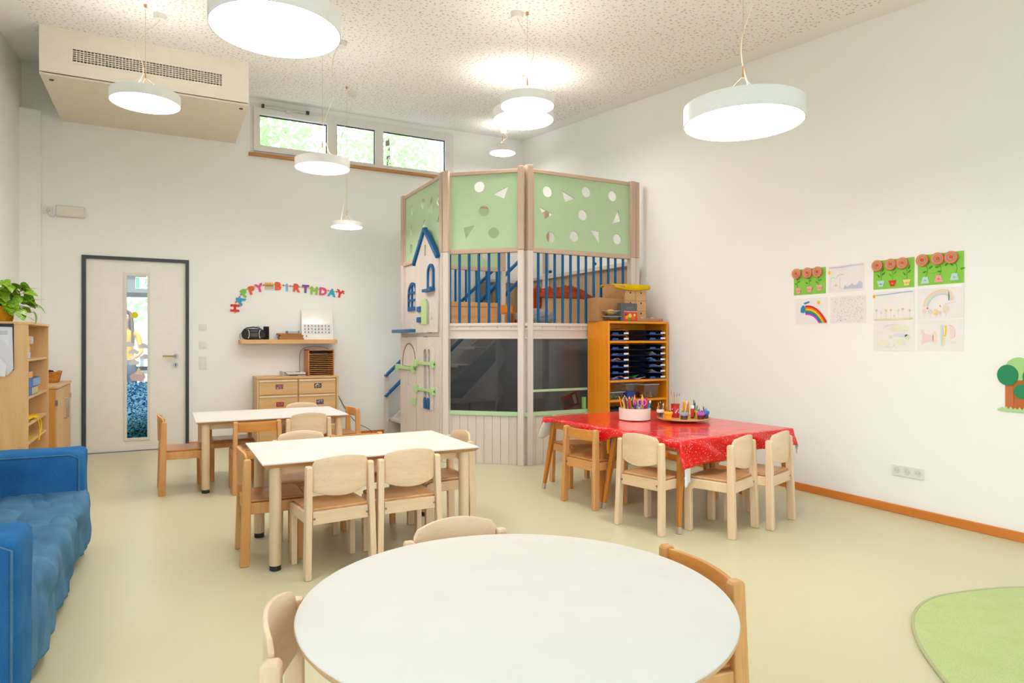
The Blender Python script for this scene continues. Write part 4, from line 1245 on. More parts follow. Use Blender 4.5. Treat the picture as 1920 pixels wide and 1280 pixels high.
for k, (x, z, r_, col) in enumerate(((.07, .04, .02, '#f0a81e'), (.11, .055, .022, '#f2d23a'), (.15, .035, .022, '#e86a1e'), (.10, .02, .018, '#5a9a3a'), (.165, .06, .014, '#f6e08a'), (.06, .065, .014, '#8a2a6a'))):
    MB().prism(circ(x, z, r_, 12), 0, .001).build('printed_shape', flat(col, .4), cb, frame((3.985, SHY0 + .0184, TZ), (1, 0, 0), (0, 0, 1)))
for k in range(11):
    boxo('printed_stripe', (.04 + k * .015, -.0016, .092), (.048 + k * .015, 0, .100), flat('#e8e2da', .4), cb)
boxo('printed_stripe', (.06, -.0012, .135), (.15, 0, .1375), flat('#9a9a9c', .4), cb)
boxo('printed_stripe', (.06, -.0012, .122), (.12, 0, .1245), flat('#9a9a9c', .4), cb)
CARD = wood('#b98a5c', '#ae7e50', 'x', .8)
cbx = thing('cardboard_box', 'opened brown cardboard box on the shelf top below the yellow cloth', 'cardboard box', T(3.80, SHY0 + .14, TZ))
boxo('box_body', (0, 0, 0), (.30, .2, .235), CARD, cbx, None, .003)
MB().add([(.06, .0, .237), (.30, .0, .237), (.29, -.05, .355), (.05, -.02, .37)], [(0, 1, 2, 3)]).build('open_flap', CARD, cbx, solid=.005)
mc = thing('cardboard_chest', 'small six-drawer cardboard chest on the shelf top by the wall', 'drawer chest', T(4.105, SHY0 + .12, TZ))
boxo('chest_body', (0, .004, 0), (.275, .21, .315), wood('#d5aa7a', '#c89a68', 'x', .8), mc, None, .002)
for i in range(2):
    for j in range(3):
        dz = boxo('drawer', (.004 + i * .136, -.004, .004 + j * .104), (.135 + i * .136, .004, .104 + j * .104), wood('#d9b080', '#cfa270', 'x', .8), mc, None, .001)
        MB().prism([(.062 + i * .136, .076 + j * .104), (.078 + i * .136, .076 + j * .104), (.078 + i * .136, .088 + j * .104), (.070 + i * .136, .094 + j * .104), (.062 + i * .136, .088 + j * .104)], 0, .001).build('finger_hole', flat('#2a2018', .8), dz, frame((4.105, SHY0 + .1155, TZ), (1, 0, 0), (0, 0, 1)))
def ycl(a, b_):
    x = a * .44; y = b_ * .26
    return (x, y - .02, .018 + .018 * abs(math.sin(b_ * 9)) + .008 * noise.noise(Vector((x * 12, y * 12, 1))) - .05 * max(0, .12 - b_) / .12 * (.3 + .5 * math.sin(a * 3)))
yc = MB().grid(ycl, 30, 20).build('yellow_cloth', fabric('yellow_cloth', '#e2c014', '#d4ae0c', 80, .9, .3, 9), None, T(3.97, SHY0 + .11, TZ + .335), smooth=True, solid=.016)
tag(yc, 'folded yellow cloth lying on the cardboard chest', 'cloth')
wt = thing('craft_tray', 'shallow brown tray with white scraps on the shelf top', 'tray', T(4.185, SHY0 + .015, TZ))
boxo('tray_base', (0, 0, 0), (.33, .09, .03), wood('#b9895e', '#a97a50', 'x', .7), wt, None, .003)
for x in (.06, .19):
    MB().add([(x, .02, .031), (x + .05, .03, .031), (x + .03, .05, .045)], [(0, 1, 2)]).build('paper_scrap', flat('#efeae2', .7), wt, solid=.001)

# ================================================================ on the red table
CT = TH + .011
pot = thing('pencil_pot', 'wide white round pot full of pens on the red tablecloth', 'pot', T(3.30, 4.17, CT))
MB().lathe([(.118, 0), (.122, .002), (.124, .09), (.118, .09), (.117, .006), (.0001, .006)], 48).build('pot_shell', flat('#efe6dc', .4), pot, smooth=True)
MB().lathe([(.03, .006), (.034, .095), (.030, .095), (.026, .01)], 20, (.0, .01, 0)).build('inner_cup', flat('#efe6dc', .4), pot, smooth=True)
PEN = {}
def pen(x, y, z, col, length, lean, az, label, group, r_=.0045, tip=None, cat='pencil'):
    t = thing('pencil' if cat == 'pencil' else 'felt_pen', label, cat, Matrix.Translation((x, y, z)) @ Matrix.Rotation(az, 4, 'Z') @ Matrix.Rotation(lean, 4, 'Y'), group)
    MB().tube([(0, 0, 0), (0, 0, length)], r_, 7).build('barrel', flat(col, .4), t, smooth=True)
    MB().tube([(0, 0, length), (0, 0, length + r_ * 3.2)], [r_ * .95, .0008], 7).build('tip', flat(tip or '#e0c090', .6), t, smooth=True)
pens = [('#e6a21a', 'orange-yellow', 165), ('#f0d02a', 'yellow', 150), ('#7a1f2a', 'maroon', 170), ('#b0482a', 'rust', 158), ('#6aa8d8', 'light blue', 150), ('#3a6ab0', 'blue', 150),
        ('#8a8a92', 'grey', 148), ('#d8301e', 'red', 150), ('#e8601e', 'orange', 155), ('#c8181e', 'dark red', 135), ('#f0b060', 'peach', 150), ('#1e6a4a', 'green', 145),
        ('#5a3a92', 'purple', 130), ('#a09ab0', 'lilac grey', 130), ('#e8a878', 'skin pink', 140), ('#2a2a2a', 'black', 150)]
rr = random.Random(5)
for k, (col, nm, L) in enumerate(pens):
    a = PI * (.62 + .8 * (k / len(pens))) + rr.uniform(-.1, .1)
    rad = rr.uniform(.05, .085)
    px = 3.30 + (-.085 + .11 * k / len(pens)) * 1.0; py = 4.17 + rr.uniform(-.05, .05)
    pen(px, py, CT + .012, col, L / 1000, rr.uniform(.12, .32), PI + rr.uniform(-.9, .6) if k < 8 else rr.uniform(-.8, .8) + PI * .9, '%s pen standing in the white round pot' % nm, 'pens in the white round pot', .0055)
for k, (col, nm) in enumerate((('#d8306a', 'pink'), ('#c8204a', 'raspberry'), ('#e83a5a', 'coral'), ('#e04080', 'magenta'))):
    pen(3.36 + k * .011, 4.14 + .012 * (k % 2), CT + .012, col, .13, .12 + .06 * k, -.9 + .7 * k, '%s thick felt pen at the right of the white round pot' % nm, 'felt pens in the white round pot', .010, col, 'pen')
for k, (col, nm) in enumerate((('#1e9ac8', 'turquoise'), ('#2aa8d0', 'aqua'), ('#1a86b8', 'sea blue'))):
    pen(3.355 + k * .008, 4.105 + k * .008, CT + .012, col, .125, .30, -.5 + k * .25, '%s marker leaning on the right rim of the white pot' % nm, 'blue markers in the white round pot', .006, '#e8f2f4', 'pen')
for k, (col, nm, x, y) in enumerate((('#f0a818', 'amber', 3.315, 4.20), ('#f2c030', 'golden', 3.385, 4.18))):
    pen(x, y, CT + .012, col, .145, .05, k, '%s thick marker upright in the white round pot' % nm, 'felt pens in the white round pot', .011, col, 'pen')
def scissors(x, y, label, col, rz):
    t = thing('scissors', label, 'scissors', T(x, y, CT + .09, rz), 'scissors in the white round pot')
    for s_ in (-1, 1):
        pts = [(s_ * .017 + .015 * math.cos(q), 0, .045 + .022 * math.sin(q)) for q in [2 * PI * i / 14 for i in range(15)]]
        MB().tube(pts, .0045, 7).build('finger_loop', flat(col, .4), t, smooth=True)
        MB().bar((s_ * .012, s_ * .002, .022), (-s_ * .006, s_ * .002, -.08), .003, .009, (0, 1, 0)).build('blade', flat('#b9bcc0', .3, .9), t)
scissors(3.285, 4.14, 'pink-handled scissors in the white pot, taller pair', '#e06aa0', .3)
scissors(3.325, 4.11, 'pink-handled scissors in the white pot, shorter pair', '#e88ab8', -.4)
scissors(3.33, 4.135, 'violet-handled scissors in the white pot', '#6a4aa0', .9)

tr = thing('turntable_tray', 'round light wooden turntable tray on the red tablecloth', 'tray', T(3.585, 3.925, CT))
MB().lathe([(.10, 0), (.10, .012), (.195, .012), (.203, .018), (.203, .026), (.192, .027), (.188, .022), (.0001, .022)], 56).build('tray_plate', wood('#ddb070', '#d0a05c', 'x', .4), tr, smooth=True)
TT = CT + .0235
def cup(name, x, y, r0, r1, h_, col, label, cat='cup', clearw=False, lid=None):
    t = thing(name, label, cat, T(x, y, TT), 'cups on the turntable tray')
    MB().lathe([(r0 * .6, 0), (r0, .001), (r1, h_), (r1 - .0025, h_), (r0 - .003, .004), (.0001, .004)], 28).build('cup_wall', clear('cup_' + name + col, lin(col)[:3], .12, .15) if clearw else flat(col, .4), t, smooth=True)
    if lid:
        MB().lathe([(r1 + .0005, h_ - .022), (r1 + .003, h_ - .018), (r1 + .003, h_ - .002), (r1 + .0005, h_ + .001)], 28).build('rim_band', flat(lid, .4), t, smooth=True)
g5 = 'pencils in the cups on the turntable'
def fill(x, y, cols, h_, lean, where, r_=.004, seed=1):
    r2 = random.Random(seed)
    for k, (c_, nm, L) in enumerate(cols):
        az = r2.uniform(0, 6.28)
        pen(x + .006 * math.cos(az), y + .006 * math.sin(az), TT + .006, c_, L, r2.uniform(.05, lean), az, '%s pencil in the %s' % (nm, where), g5, r_)
cup('clear_cup', 3.415, 4.00, .019, .025, .062, '#d8dce0', 'small clear cup with white band at the left of the turntable', clearw=True, lid='#f0eeee')
fill(3.415, 4.00, [('#e88a2a', 'orange', .10), ('#f0a050', 'apricot', .07), ('#22201e', 'black', .11), ('#f0f0f0', 'white', .10), ('#e06a1a', 'deep orange', .075), ('#333338', 'charcoal', .09)], .06, .32, 'left clear cup', seed=3)
cup('yellow_cup', 3.395, 3.885, .024, .030, .058, '#f2b01e', 'small yellow cup on the turntable', lid='#f6bc22')
fill(3.395, 3.885, [('#4a3020', 'dark brown', .07), ('#6a4428', 'brown', .075), ('#e87a1e', 'orange', .10), ('#38251a', 'umber', .07), ('#5a3a2a', 'cocoa', .065), ('#d8701e', 'rust orange', .095)], .06, .4, 'yellow cup', seed=4)
can = thing('brush_jar', 'tall red jar of paint brushes on the turntable', 'jar', T(3.535, 3.965, TT))
MB().lathe([(.030, 0), (.032, .002), (.032, .088), (.030, .092), (.035, .094), (.035, .104), (.031, .104), (.030, .006), (.0001, .006)], 28).build('jar_wall', flat('#c4161c', .35), can, smooth=True)
for k in range(5):
    a = -2.2 + k * .28
    MB().prism(circ(0, 0, .006, 8), 0, .0008).build('painted_dot', flat('#f0dcd8', .5), can, Matrix.Translation((3.535, 3.965, TT + .04 + .012 * (k % 3))) @ Matrix.Rotation(a, 4, 'Z') @ Matrix.Translation((.0322, 0, 0)) @ Matrix.Rotation(PI / 2, 4, 'Y'))
for k in range(5):
    az = k * 1.25
    t = thing('paint_brush', ('thin pale paint brush in the red jar, leaning left', 'thin red paint brush in the red jar', 'long wooden paint brush in the red jar', 'pink-tipped paint brush in the red jar', 'short paint brush at the rear of the red jar')[k], 'brush', Matrix.Translation((3.535, 3.965, TT + .01)) @ Matrix.Rotation(az, 4, 'Z') @ Matrix.Rotation(.10 + .03 * k, 4, 'Y'), 'brushes in the red jar')
    MB().tube([(0, 0, 0), (0, 0, .15 + .012 * (k % 3))], [.0018, .0024], 6).build('handle', flat(('#e8c8a0', '#c83a2a', '#d8a878', '#d89080', '#e0c090')[k], .4), t)
    MB().tube([(0, 0, .15 + .012 * (k % 3)), (0, 0, .165 + .012 * (k % 3)), (0, 0, .178 + .012 * (k % 3))], [.0026, .003, .0006], 6).build('bristles', flat('#b08a6a', .8), t)
tag(boxo('orange_box', (-.028, -.015, 0), (.028, .015, .118), flat('#f0a41a', .45), None, T(3.635, 3.955, TT, .3), .004), 'upright orange box behind the glue stick on the turntable', 'box')
cup('grey_cup', 3.475, 3.80, .026, .030, .055, '#c0c4c8', 'clear cup with grey lid at the front of the turntable', clearw=True, lid='#9fb0bc')
fill(3.475, 3.80, [('#8a8c90', 'silver grey', .12), ('#5a5c60', 'slate', .07), ('#eceae6', 'white', .14), ('#c8a060', 'tan', .06), ('#4a4a52', 'graphite', .065)], .06, .22, 'grey-lidded cup', seed=6)
gs = thing('glue_stick', 'red and white glue stick standing on the turntable', 'glue stick', T(3.60, 3.845, TT))
MB().lathe([(.013, 0), (.0145, .002), (.0145, .012)], 20).build('base_wheel', flat('#2a2622', .4), gs, smooth=True)
MB().lathe([(.014, .012), (.014, .076)], 20).build('tube', flat('#d8281e', .4), gs, smooth=True)
MB().lathe([(.0145, .076), (.0145, .098), (.012, .100)], 20).build('cap', flat('#f2f0ee', .4), gs, smooth=True)
tag(MB().lathe([(.008, 0), (.009, .002), (.009, .055), (.006, .06)], 16).build('small_glue_stick', flat('#f2c21e', .4), None, T(3.63, 3.832, TT), smooth=True), 'small yellow glue tube beside the red glue stick', 'glue stick')
cup('purple_cup', 3.60, 3.755, .024, .029, .055, '#d8a8d4', 'clear cup with violet band on the turntable', clearw=True, lid='#b858c0')
fill(3.60, 3.755, [('#8a3a9a', 'purple', .075), ('#b868c0', 'orchid', .06), ('#d060a8', 'pink', .055), ('#6a3a92', 'violet', .065)], .06, .2, 'violet cup', seed=8)
cup('blue_cup', 3.69, 3.80, .022, .027, .055, '#8cb8dc', 'clear cup with blue band at the right of the turntable', clearw=True, lid='#1f78c8')
fill(3.69, 3.80, [('#1a4a9a', 'navy', .085), ('#2a86c8', 'azure', .065), ('#1e6ab0', 'royal blue', .07), ('#3aa0d8', 'sky blue', .06)], .06, .25, 'blue cup', seed=9)
cup('green_cup', 3.705, 3.93, .022, .027, .055, '#9cc86a', 'green-banded clear cup at the rear of the turntable', clearw=True, lid='#6aa82a')
fill(3.705, 3.93, [('#1e5a4a', 'dark green', .125), ('#1a4a3a', 'bottle green', .085), ('#2a7a3a', 'leaf green', .08), ('#24508a', 'dark blue', .105), ('#16406a', 'ink blue', .09)], .06, .2, 'green cup', seed=10)
# ================================================================ left shelf unit
LX0, LX1, LY0, LY1, LZ = -1.29, -.90, 6.02, 7.00, 1.36
t = thing('bookcase', 'pale maple open bookcase at the left with the plant on top', 'bookcase', T(LX0, LY0, 0))
D_, L_ = LX1 - LX0, LY1 - LY0
boxo('side_panel', (0, 0, 0), (D_, .020, LZ - .02), maple('z'), t, None, .002)
boxo('side_panel', (0, L_ - .020, 0), (D_, L_, LZ - .02), maple('z'), t, None, .002)
boxo('top_board', (-.0, -.004, LZ - .02), (D_ + .006, L_ + .004, LZ), maple('y'), t, None, .002)
boxo('back_panel', (0, .02, .03), (.008, L_ - .02, LZ - .02), maple('z'), t)
for z in (1.06, .775, .572, .43, .05):
    boxo('shelf_board', (.008, .02, z), (D_ - .01, L_ - .02, z + .018), maple('y'), t, None, .002)
def lbox(name, x, y, z, sx, sy, sz, col, label, group, stripe=None):
    b = thing(name, label, 'box', T(x, y, z), group)
    boxo('box_body', (0, 0, 0), (sx, sy, sz), flat(col, .45), b, None, .003)
    if stripe:
        boxo('printed_panel', (sx, sy * .45, .006), (sx + .001, sy * .98, sz - .006), flat(stripe, .45), b)
gB = 'boxes in the maple bookcase'
lbox('game_box', -1.155, 6.06, .794, .24, .50, .062, '#1f5cae', 'blue game box at the bottom of the bookcase pile', gB, '#c8ba7a')
lbox('game_box', -1.155, 6.06, .857, .24, .60, .066, '#2463b4', 'blue game box in the middle of the bookcase pile', gB, '#7fa4cc')
lbox('game_box', -1.12, 6.05, .924, .20, .30, .060, '#1c4f9c', 'small blue game box on top of the bookcase pile', gB, '#e8a02a')
lbox('toy_box', -1.04, 6.05, 1.079, .12, .20, .055, '#6ab0dc', 'light blue small box on the upper bookcase shelf', gB, '#9fd0ec')
lbox('toy_box', -1.04, 6.05, 1.135, .12, .18, .055, '#c8ccd4', 'pale grey small box in the upper bookcase pile', gB, '#e0c040')
lbox('toy_box', -1.06, 6.05, 1.191, .15, .26, .062, '#ec9a22', 'orange small box on top of the upper bookcase pile', gB, '#b8bcd0')
def bag(a, b_):
    x = a * .26; y = b_ * .62
    return (x, y, .012 + .055 * math.sin(a * PI) ** .7 * (1 - b_) ** .5 * (.6 + .5 * noise.noise(Vector((x * 9, y * 9, 0)))) + .02 * abs(noise.noise(Vector((x * 14, y * 14, 2)))))
bg = thing('drawstring_bag', 'yellow drawstring bag on the lower bookcase shelf', 'bag', T(-1.18, 6.06, .592))
MB().grid(bag, 24, 24).build('bag_cloth', fabric('yellow_nylon', '#f0c414', '#e2b40c', 60, .6, .2, 12), bg, solid=.004, smooth=True)
MB().tube([(.24, .30, .03), (.275, .36, .012), (.286, .40, -.03), (.287, .43, -.10), (.286, .41, -.16), (.286, .38, -.17)], .005, 6).build('cord', flat('#f0c818', .6), bg, smooth=True)
MB().tube([(.24, .36, .02), (.28, .46, .010), (.287, .50, -.04), (.288, .49, -.09), (.287, .43, -.13), (.286, .40, -.16)], .005, 6).build('cord', flat('#f0c818', .6), bg, smooth=True)
for k, (z, sx, sy, c_, nm) in enumerate(((.449, .28, .36, '#d8b040', 'yellow patterned magazine at the bottom of the bookcase pile'), (.459, .22, .22, '#8fa4a8', 'grey-green folder on the bookcase magazine pile'), (.476, .21, .20, '#a8b8ba', 'pale grey book on the bookcase folder'))):
    tag(boxo('book', (0, 0, 0), (sx, sy, (.010, .016, .016)[k]), flat(c_, .5), None, T(-1.19, 6.06, z, .03 * k), .002), nm, 'book', 'books on the low bookcase shelf')
# clipboard on the side of the bookcase
cbd = thing('clipboard', 'black clipboard with white sheets hanging on the bookcase side', 'clipboard', frame((-1.22, LY0 - .001, 1.0), (1, 0, 0), (0, 0, 1)))
boxo('board', (0, 0, 0), (.235, .345, .004), flat('#20242a', .5), cbd, None, .002)
MB().add([(.0, -.02, .006), (.20, -.035, .010), (.235, .01, .02), (.226, .318, .006), (.0, .325, .006)], [(0, 1, 2, 3, 4)]).build('paper_sheet', flat('#d9dde4', .8), cbd, solid=.001)
MB().add([(.0, -.03, .010), (.185, -.045, .016), (.215, .30, .009), (.0, .325, .009)], [(0, 1, 2, 3)]).build('paper_sheet', flat('#e3e7ec', .8), cbd, solid=.001)
boxo('clip', (.08, .31, .006), (.15, .35, .018), flat('#9a9c9e', .3, .8), cbd, None, .003)
for k in range(3):
    boxo('printed_line', (.10, .285 - k * .010, .0122), (.20, .288 - k * .010, .0126), flat('#8a8e94', .6), cbd)

# plant
pt = thing('potted_pothos', 'bushy variegated green pothos plant on top of the bookcase', 'plant', T(-1.10, 6.25, LZ))
pot_m = fabric('woven_pot', '#d89a1e', '#c4860e', 60, .8, .6, 20)
MB().lathe([(.075, 0), (.085, .005), (.10, .10), (.103, .115), (.096, .115), (.09, .02), (.0001, .02)], 28, (-.0, -.10, 0)).build('pot', pot_m, pt, smooth=True)
MB().lathe([(.0001, .09), (.095, .095)], 20, (0, -.10, 0)).build('soil', flat('#2a2018', .9), pt)
def leaf_material():
    m, nt, b = new_mat('pothos_leaf')
    v = coords(nt, (1, 1, 1), True)
    n1 = nt.nodes.new('ShaderNodeTexNoise'); n1.inputs['Scale'].default_value = 16; n1.inputs['Detail'].default_value = 3; n1.inputs['Distortion'].default_value = 1.0
    nt.links.new(v, n1.inputs['Vector'])
    a = mixc(nt, ramp(nt, n1.outputs['Fac'], .46, .66), lin('#3f8a12'), lin('#c6d83a'))
    nt.links.new(a, b.inputs['Base Color'])
    b.inputs['Roughness'].default_value = .35
    return m
LEAF = leaf_material()
def leaf_mesh(name, bend):
    out = []
    pts = [(0, 0), (.10, -.12), (.28, -.16), (.45, -.05), (.5, .12), (.44, .38), (.28, .68), (.08, .94), (0, 1.02)]
    vs = []; fs = []
    rows = 9
    for k, (w_, y) in enumerate(pts):
        z = -bend * max(0, y) ** 2
        for sx in (-1, -.5, 0, .5, 1):
            vs.append((sx * w_, y if abs(sx) > .1 or k > 2 else max(y, 0), z + .10 * abs(sx) * w_ * 1.2 - .04 * (abs(sx) == 1) * w_))
    for k in range(rows - 1):
        for i in range(4):
            fs.append((k * 5 + i, k * 5 + i + 1, (k + 1) * 5 + i + 1, (k + 1) * 5 + i))
    me = bpy.data.meshes.new(name); me.from_pydata(vs, [], fs)
    me.polygons.foreach_set('use_smooth', [True] * len(me.polygons))
    me.materials.append(LEAF)
    return me
LM = [leaf_mesh('leaf', .15), leaf_mesh('leaf', .35), leaf_mesh('leaf', .55)]
r3 = random.Random(21)
PO = Vector((-1.10, 6.25, LZ))
def add_leaf(p, direction, size, tilt, k):
    d3 = Vector(direction).normalized()
    side = d3.cross(Vector((0, 0, 1)))
    if side.length < .05: side = Vector((1, 0, 0))
    side.normalize()
    up = side.cross(d3)
    q = r3.uniform(-tilt, tilt)
    s2 = side * math.cos(q) + up * math.sin(q)
    up2 = s2.cross(d3)
    M = Matrix.Identity(4)
    for i in range(3):
        M[i][0] = s2[i] * size; M[i][1] = d3[i] * size; M[i][2] = up2[i] * size; M[i][3] = p[i]
    o = bpy.data.objects.new('leaf', LM[k % 3])
    link(o, pt, M)
base = PO + Vector((0, -.08, .11))
for k in range(64):
    az = r3.uniform(0, 2 * PI)
    el = r3.uniform(-.35, 1.2)
    rad = r3.uniform(.07, .20)
    c = base + Vector((math.cos(az) * math.cos(el) * rad * 1.15, math.sin(az) * math.cos(el) * rad * 1.0, math.sin(el) * rad * .9 + .03))
    c.x = max(c.x, -1.20)
    if c.z < LZ + .03: c.z = LZ + .03 + r3.random() * .05
    dirv = Vector((math.cos(az) if c.x > -1.17 else abs(math.cos(az)), math.sin(az), r3.uniform(-.9, .3)))
    add_leaf(c, dirv, r3.uniform(.065, .105), .9, k)
    mid = base.lerp(c, .5) + Vector((0, 0, .03))
    if k % 2 == 0:
        MB().tube([base - Vector((0, .02, .03)), mid, c], .002, 5).build('stem', flat('#6a9a2a', .5), pt, Matrix())
for p, d3, s_ in (((-.965, 6.22, 1.60), (.6, -.2, .35), .10), ((-.90, 6.24, 1.505), (.9, -.1, -.25), .10), ((-.93, 6.22, 1.53), (.8, -.4, -.3), .09), ((-.89, 6.22, 1.43), (.35, -.1, -.95), .095),
                  ((-.97, 6.10, 1.45), (.4, -.5, -.7), .10), ((-1.02, 6.08, 1.50), (.2, -.7, -.6), .10), ((-.99, 6.12, 1.56), (.5, -.6, -.2), .085), ((-1.05, 6.08, 1.58), (-.3, -.6, .5), .09), ((-.94, 6.12, 1.41), (.8, -.4, -.35), .085)):
    add_leaf(Vector(p), d3, s_, .3, r3.randrange(3))
    MB().tube([base, base.lerp(Vector(p), .6) + Vector((0, 0, .03)), p], .002, 5).build('stem', flat('#6a9a2a', .5), pt, Matrix())

# cabinet beyond the bookcase
cb2 = thing('low_cabinet', 'low maple cabinet with two doors beside the white door', 'cabinet', T(-1.29, 7.29, 0))
cw, cl_ = .40, .97
boxo('carcass', (0, 0, .04), (cw, cl_, .775), wood('#dba050', '#d0903e', 'z'), cb2, None, .002)
boxo('plinth', (.02, .02, 0), (cw - .03, cl_ - .02, .04), flat('#8a6a44', .6), cb2)
boxo('cabinet_top', (-.0, -.006, .777), (cw + .025, cl_ + .006, .800), maple('y'), cb2, None, .003)
for k in range(2):
    y = .012 + k * (cl_ / 2 - .006)
    dd = boxo('cabinet_door', (cw, y, .05), (cw + .018, y + cl_ / 2 - .014, .770), maple('z'), cb2, None, .002)
    hy = y + (cl_ / 2 - .014) * (.90 if k == 0 else .10)
    MB().tube([(cw + .018, hy, .46), (cw + .045, hy, .46), (cw + .045, hy, .66), (cw + .018, hy, .66)], .005, 8).build('handle', flat('#b4b6b8', .3, .9), dd, smooth=True)
    boxo('hinge', (cw + .004, cl_ * k - (.004 if k else -.002), .62), (cw + .022, cl_ * k + (.004 if k else .008), .67), flat('#8a8c8e', .4, .8), dd)
bk = thing('wicker_basket', 'small wicker basket on the low cabinet', 'basket', T(-1.03, 8.03, .802))
WK = fabric('wicker', '#d89448', '#b87430', 45, .8, 1.0, 30)
m = MB()
def wall_(a, b_):
    P = rrect(-.075 - .02 * b_, -.13 - .025 * b_, .075 + .02 * b_, .13 + .025 * b_, .03, 5)
    n = len(P); q = a * n
    i = int(q) % n; f = q - int(q)
    x = P[i][0] * (1 - f) + P[(i + 1) % n][0] * f; y = P[i][1] * (1 - f) + P[(i + 1) % n][1] * f
    return (x, y, .10 * b_ + .002)
MB().grid(wall_, 48, 8).build('basket_wall', WK, bk, solid=.006, smooth=True)
boxo('basket_base', (-.07, -.125, 0), (.07, .125, .006), WK, bk)
pp = rrect(-.096, -.156, .096, .156, .04, 5)
MB().tube([(x, y, .102) for x, y in pp + pp[:1]], .006, 6).build('basket_rim', WK, bk, smooth=True)
m = MB().lathe([(.0, 0), (.05, .01), (.06, .05), (.04, .075), (0, .082)], 16)
tag(m.build('rolled_sock', fabric('navy_wool', '#28284a', '#1c1c38', 90, 1, .4), None, T(-1.03, 7.98, .845), smooth=True), 'dark navy woollen thing in the wicker basket', 'cloth')
tag(boxo('white_pouch', (-.05, -.09, 0), (.05, .09, .03), flat('#e6e2e0', .7), None, T(-1.02, 8.08, .885), .01), 'white pouch lying in the wicker basket', 'pouch')

# ================================================================ drawer chest
dc = thing('drawer_chest', 'maple drawer chest with photo labels against the back wall', 'drawer chest', T(.925, 7.93, 0))
dw, dd_, dh = .91, .43, .80
boxo('carcass', (0, .02, .05), (dw, dd_, dh - .022), wood('#dcb482', '#d0a470', 'z'), dc, None, .002)
boxo('chest_top', (-.004, 0, dh - .022), (dw + .004, dd_, dh), maple('x'), dc, None, .003)
boxo('plinth', (.02, .04, 0), (dw - .02, dd_ - .02, .05), flat('#9a7a54', .6), dc)
boxo('side_edge', (0, 0, .05), (.016, .02, dh - .022), maple('z'), dc)
boxo('side_edge', (dw - .022, 0, .05), (dw, .02, dh - .022), maple('z'), dc)
boxo('divider', (.444, .004, .05), (.454, .02, dh - .022), flat('#a87a48', .6), dc)
photo = [('#8a5a6a', '#c04a5a', '#d8c8d8', '#3a4a8a'), ('#3a3236', '#8a7a78', '#e8e6e4', '#e2dedc'), ('#b82a2e', '#1f8a8c', '#d02a2a', '#2a9a98'), ('#5a4a5a', '#8a7a8a', '#d8d0d4', '#3a2e3e')]
photo_pos = [(.22, .115), (.215, .115), (.228, .09), (.24, .10)]
for i in range(2):
    for j in range(4):
        x0 = .018 + i * .437; z0 = dh - .022 - .004 - (j + 1) * .178
        dr_ = boxo('drawer', (x0, -.002, z0 + .003), (x0 + .424 - (.0 if i == 0 else .006), .018, z0 + .174), wood('#e0b884', '#d4a66e', 'x', .4), dc, None, .002)
        boxo('handle_strip', (x0 + .004, -.014, z0 + .152), (x0 + .416, -.002, z0 + .164), flat('#e8dcc8', .35), dr_, None, .002)
        if j < 2:
            k = i + 2 * j
            cx, cz = photo_pos[k]
            ph = boxo('photo_label', (x0 + cx - .042, -.0035, z0 + cz - .05), (x0 + cx + .042, -.002, z0 + cz + .006), flat(photo[k][0], .4), dr_)
            for q in range(14):
                px, pz_ = r3.uniform(-.036, .024), r3.uniform(-.046, -.008)
                boxo('photo_patch', (x0 + cx + px, -.0042 - q * .00002, z0 + cz + pz_), (x0 + cx + px + r3.uniform(.006, .016), -.0035, z0 + cz + pz_ + r3.uniform(.005, .012)), flat(photo[k][1 + q % 3], .4), ph)
# things on the chest
rk = thing('sorting_rack', 'orange wooden sorting rack with many slots on the drawer chest', 'rack', T(1.50, 8.0, dh + .001))
RKW = wood('#c97a30', '#b96a22', 'x', .4)
boxo('side_board', (0, 0, 0), (.012, .28, .31), wood('#d08a44', '#c07a36', 'z'), rk, None, .002)
boxo('side_board', (.288, 0, 0), (.300, .28, .31), wood('#d08a44', '#c07a36', 'z'), rk, None, .002)
boxo('top_board', (0, 0, .298), (.300, .28, .31), RKW, rk, None, .002)
boxo('back_board', (.012, .27, 0), (.288, .28, .298), wood('#6a4422', '#5a381a', 'z'), rk)  # darkened back: shade inside the slots is put into its colour
s0 = boxo('slot_shelf', (.012, 0, 0), (.288, .268, .006), wood('#d89a58', '#cc8a48', 'x'), rk, T(1.50, 8.0, dh + .001 + .004))
for k in range(1, 12):
    cp(s0, T(1.50, 8.0, dh + .005 + k * .0225))
pb = thing('paper_tray', 'low paper tray with papers on the drawer chest', 'tray', T(1.215, 8.02, dh + .001))
boxo('tray_base', (0, 0, 0), (.26, .24, .008), flat('#c8beb4', .5), pb, None, .002)
boxo('tray_side', (0, 0, .008), (.006, .24, .055), flat('#d0c8c0', .5), pb)
boxo('tray_side', (.05, 0, .02), (.26, .24, .034), flat('#d6c4bc', .6), pb, None, .002)
boxo('paper_pile', (.04, .005, .034), (.255, .235, .046), flat('#e2d8d0', .7), pb, None, .002)
boxo('dark_slot', (.075, -.001, .005), (.17, .0, .019), flat('#3a3028', .7), pb)
boxo('pen', (.15, .02, .046), (.20, .035, .052), flat('#2e2a2c', .5), pb)
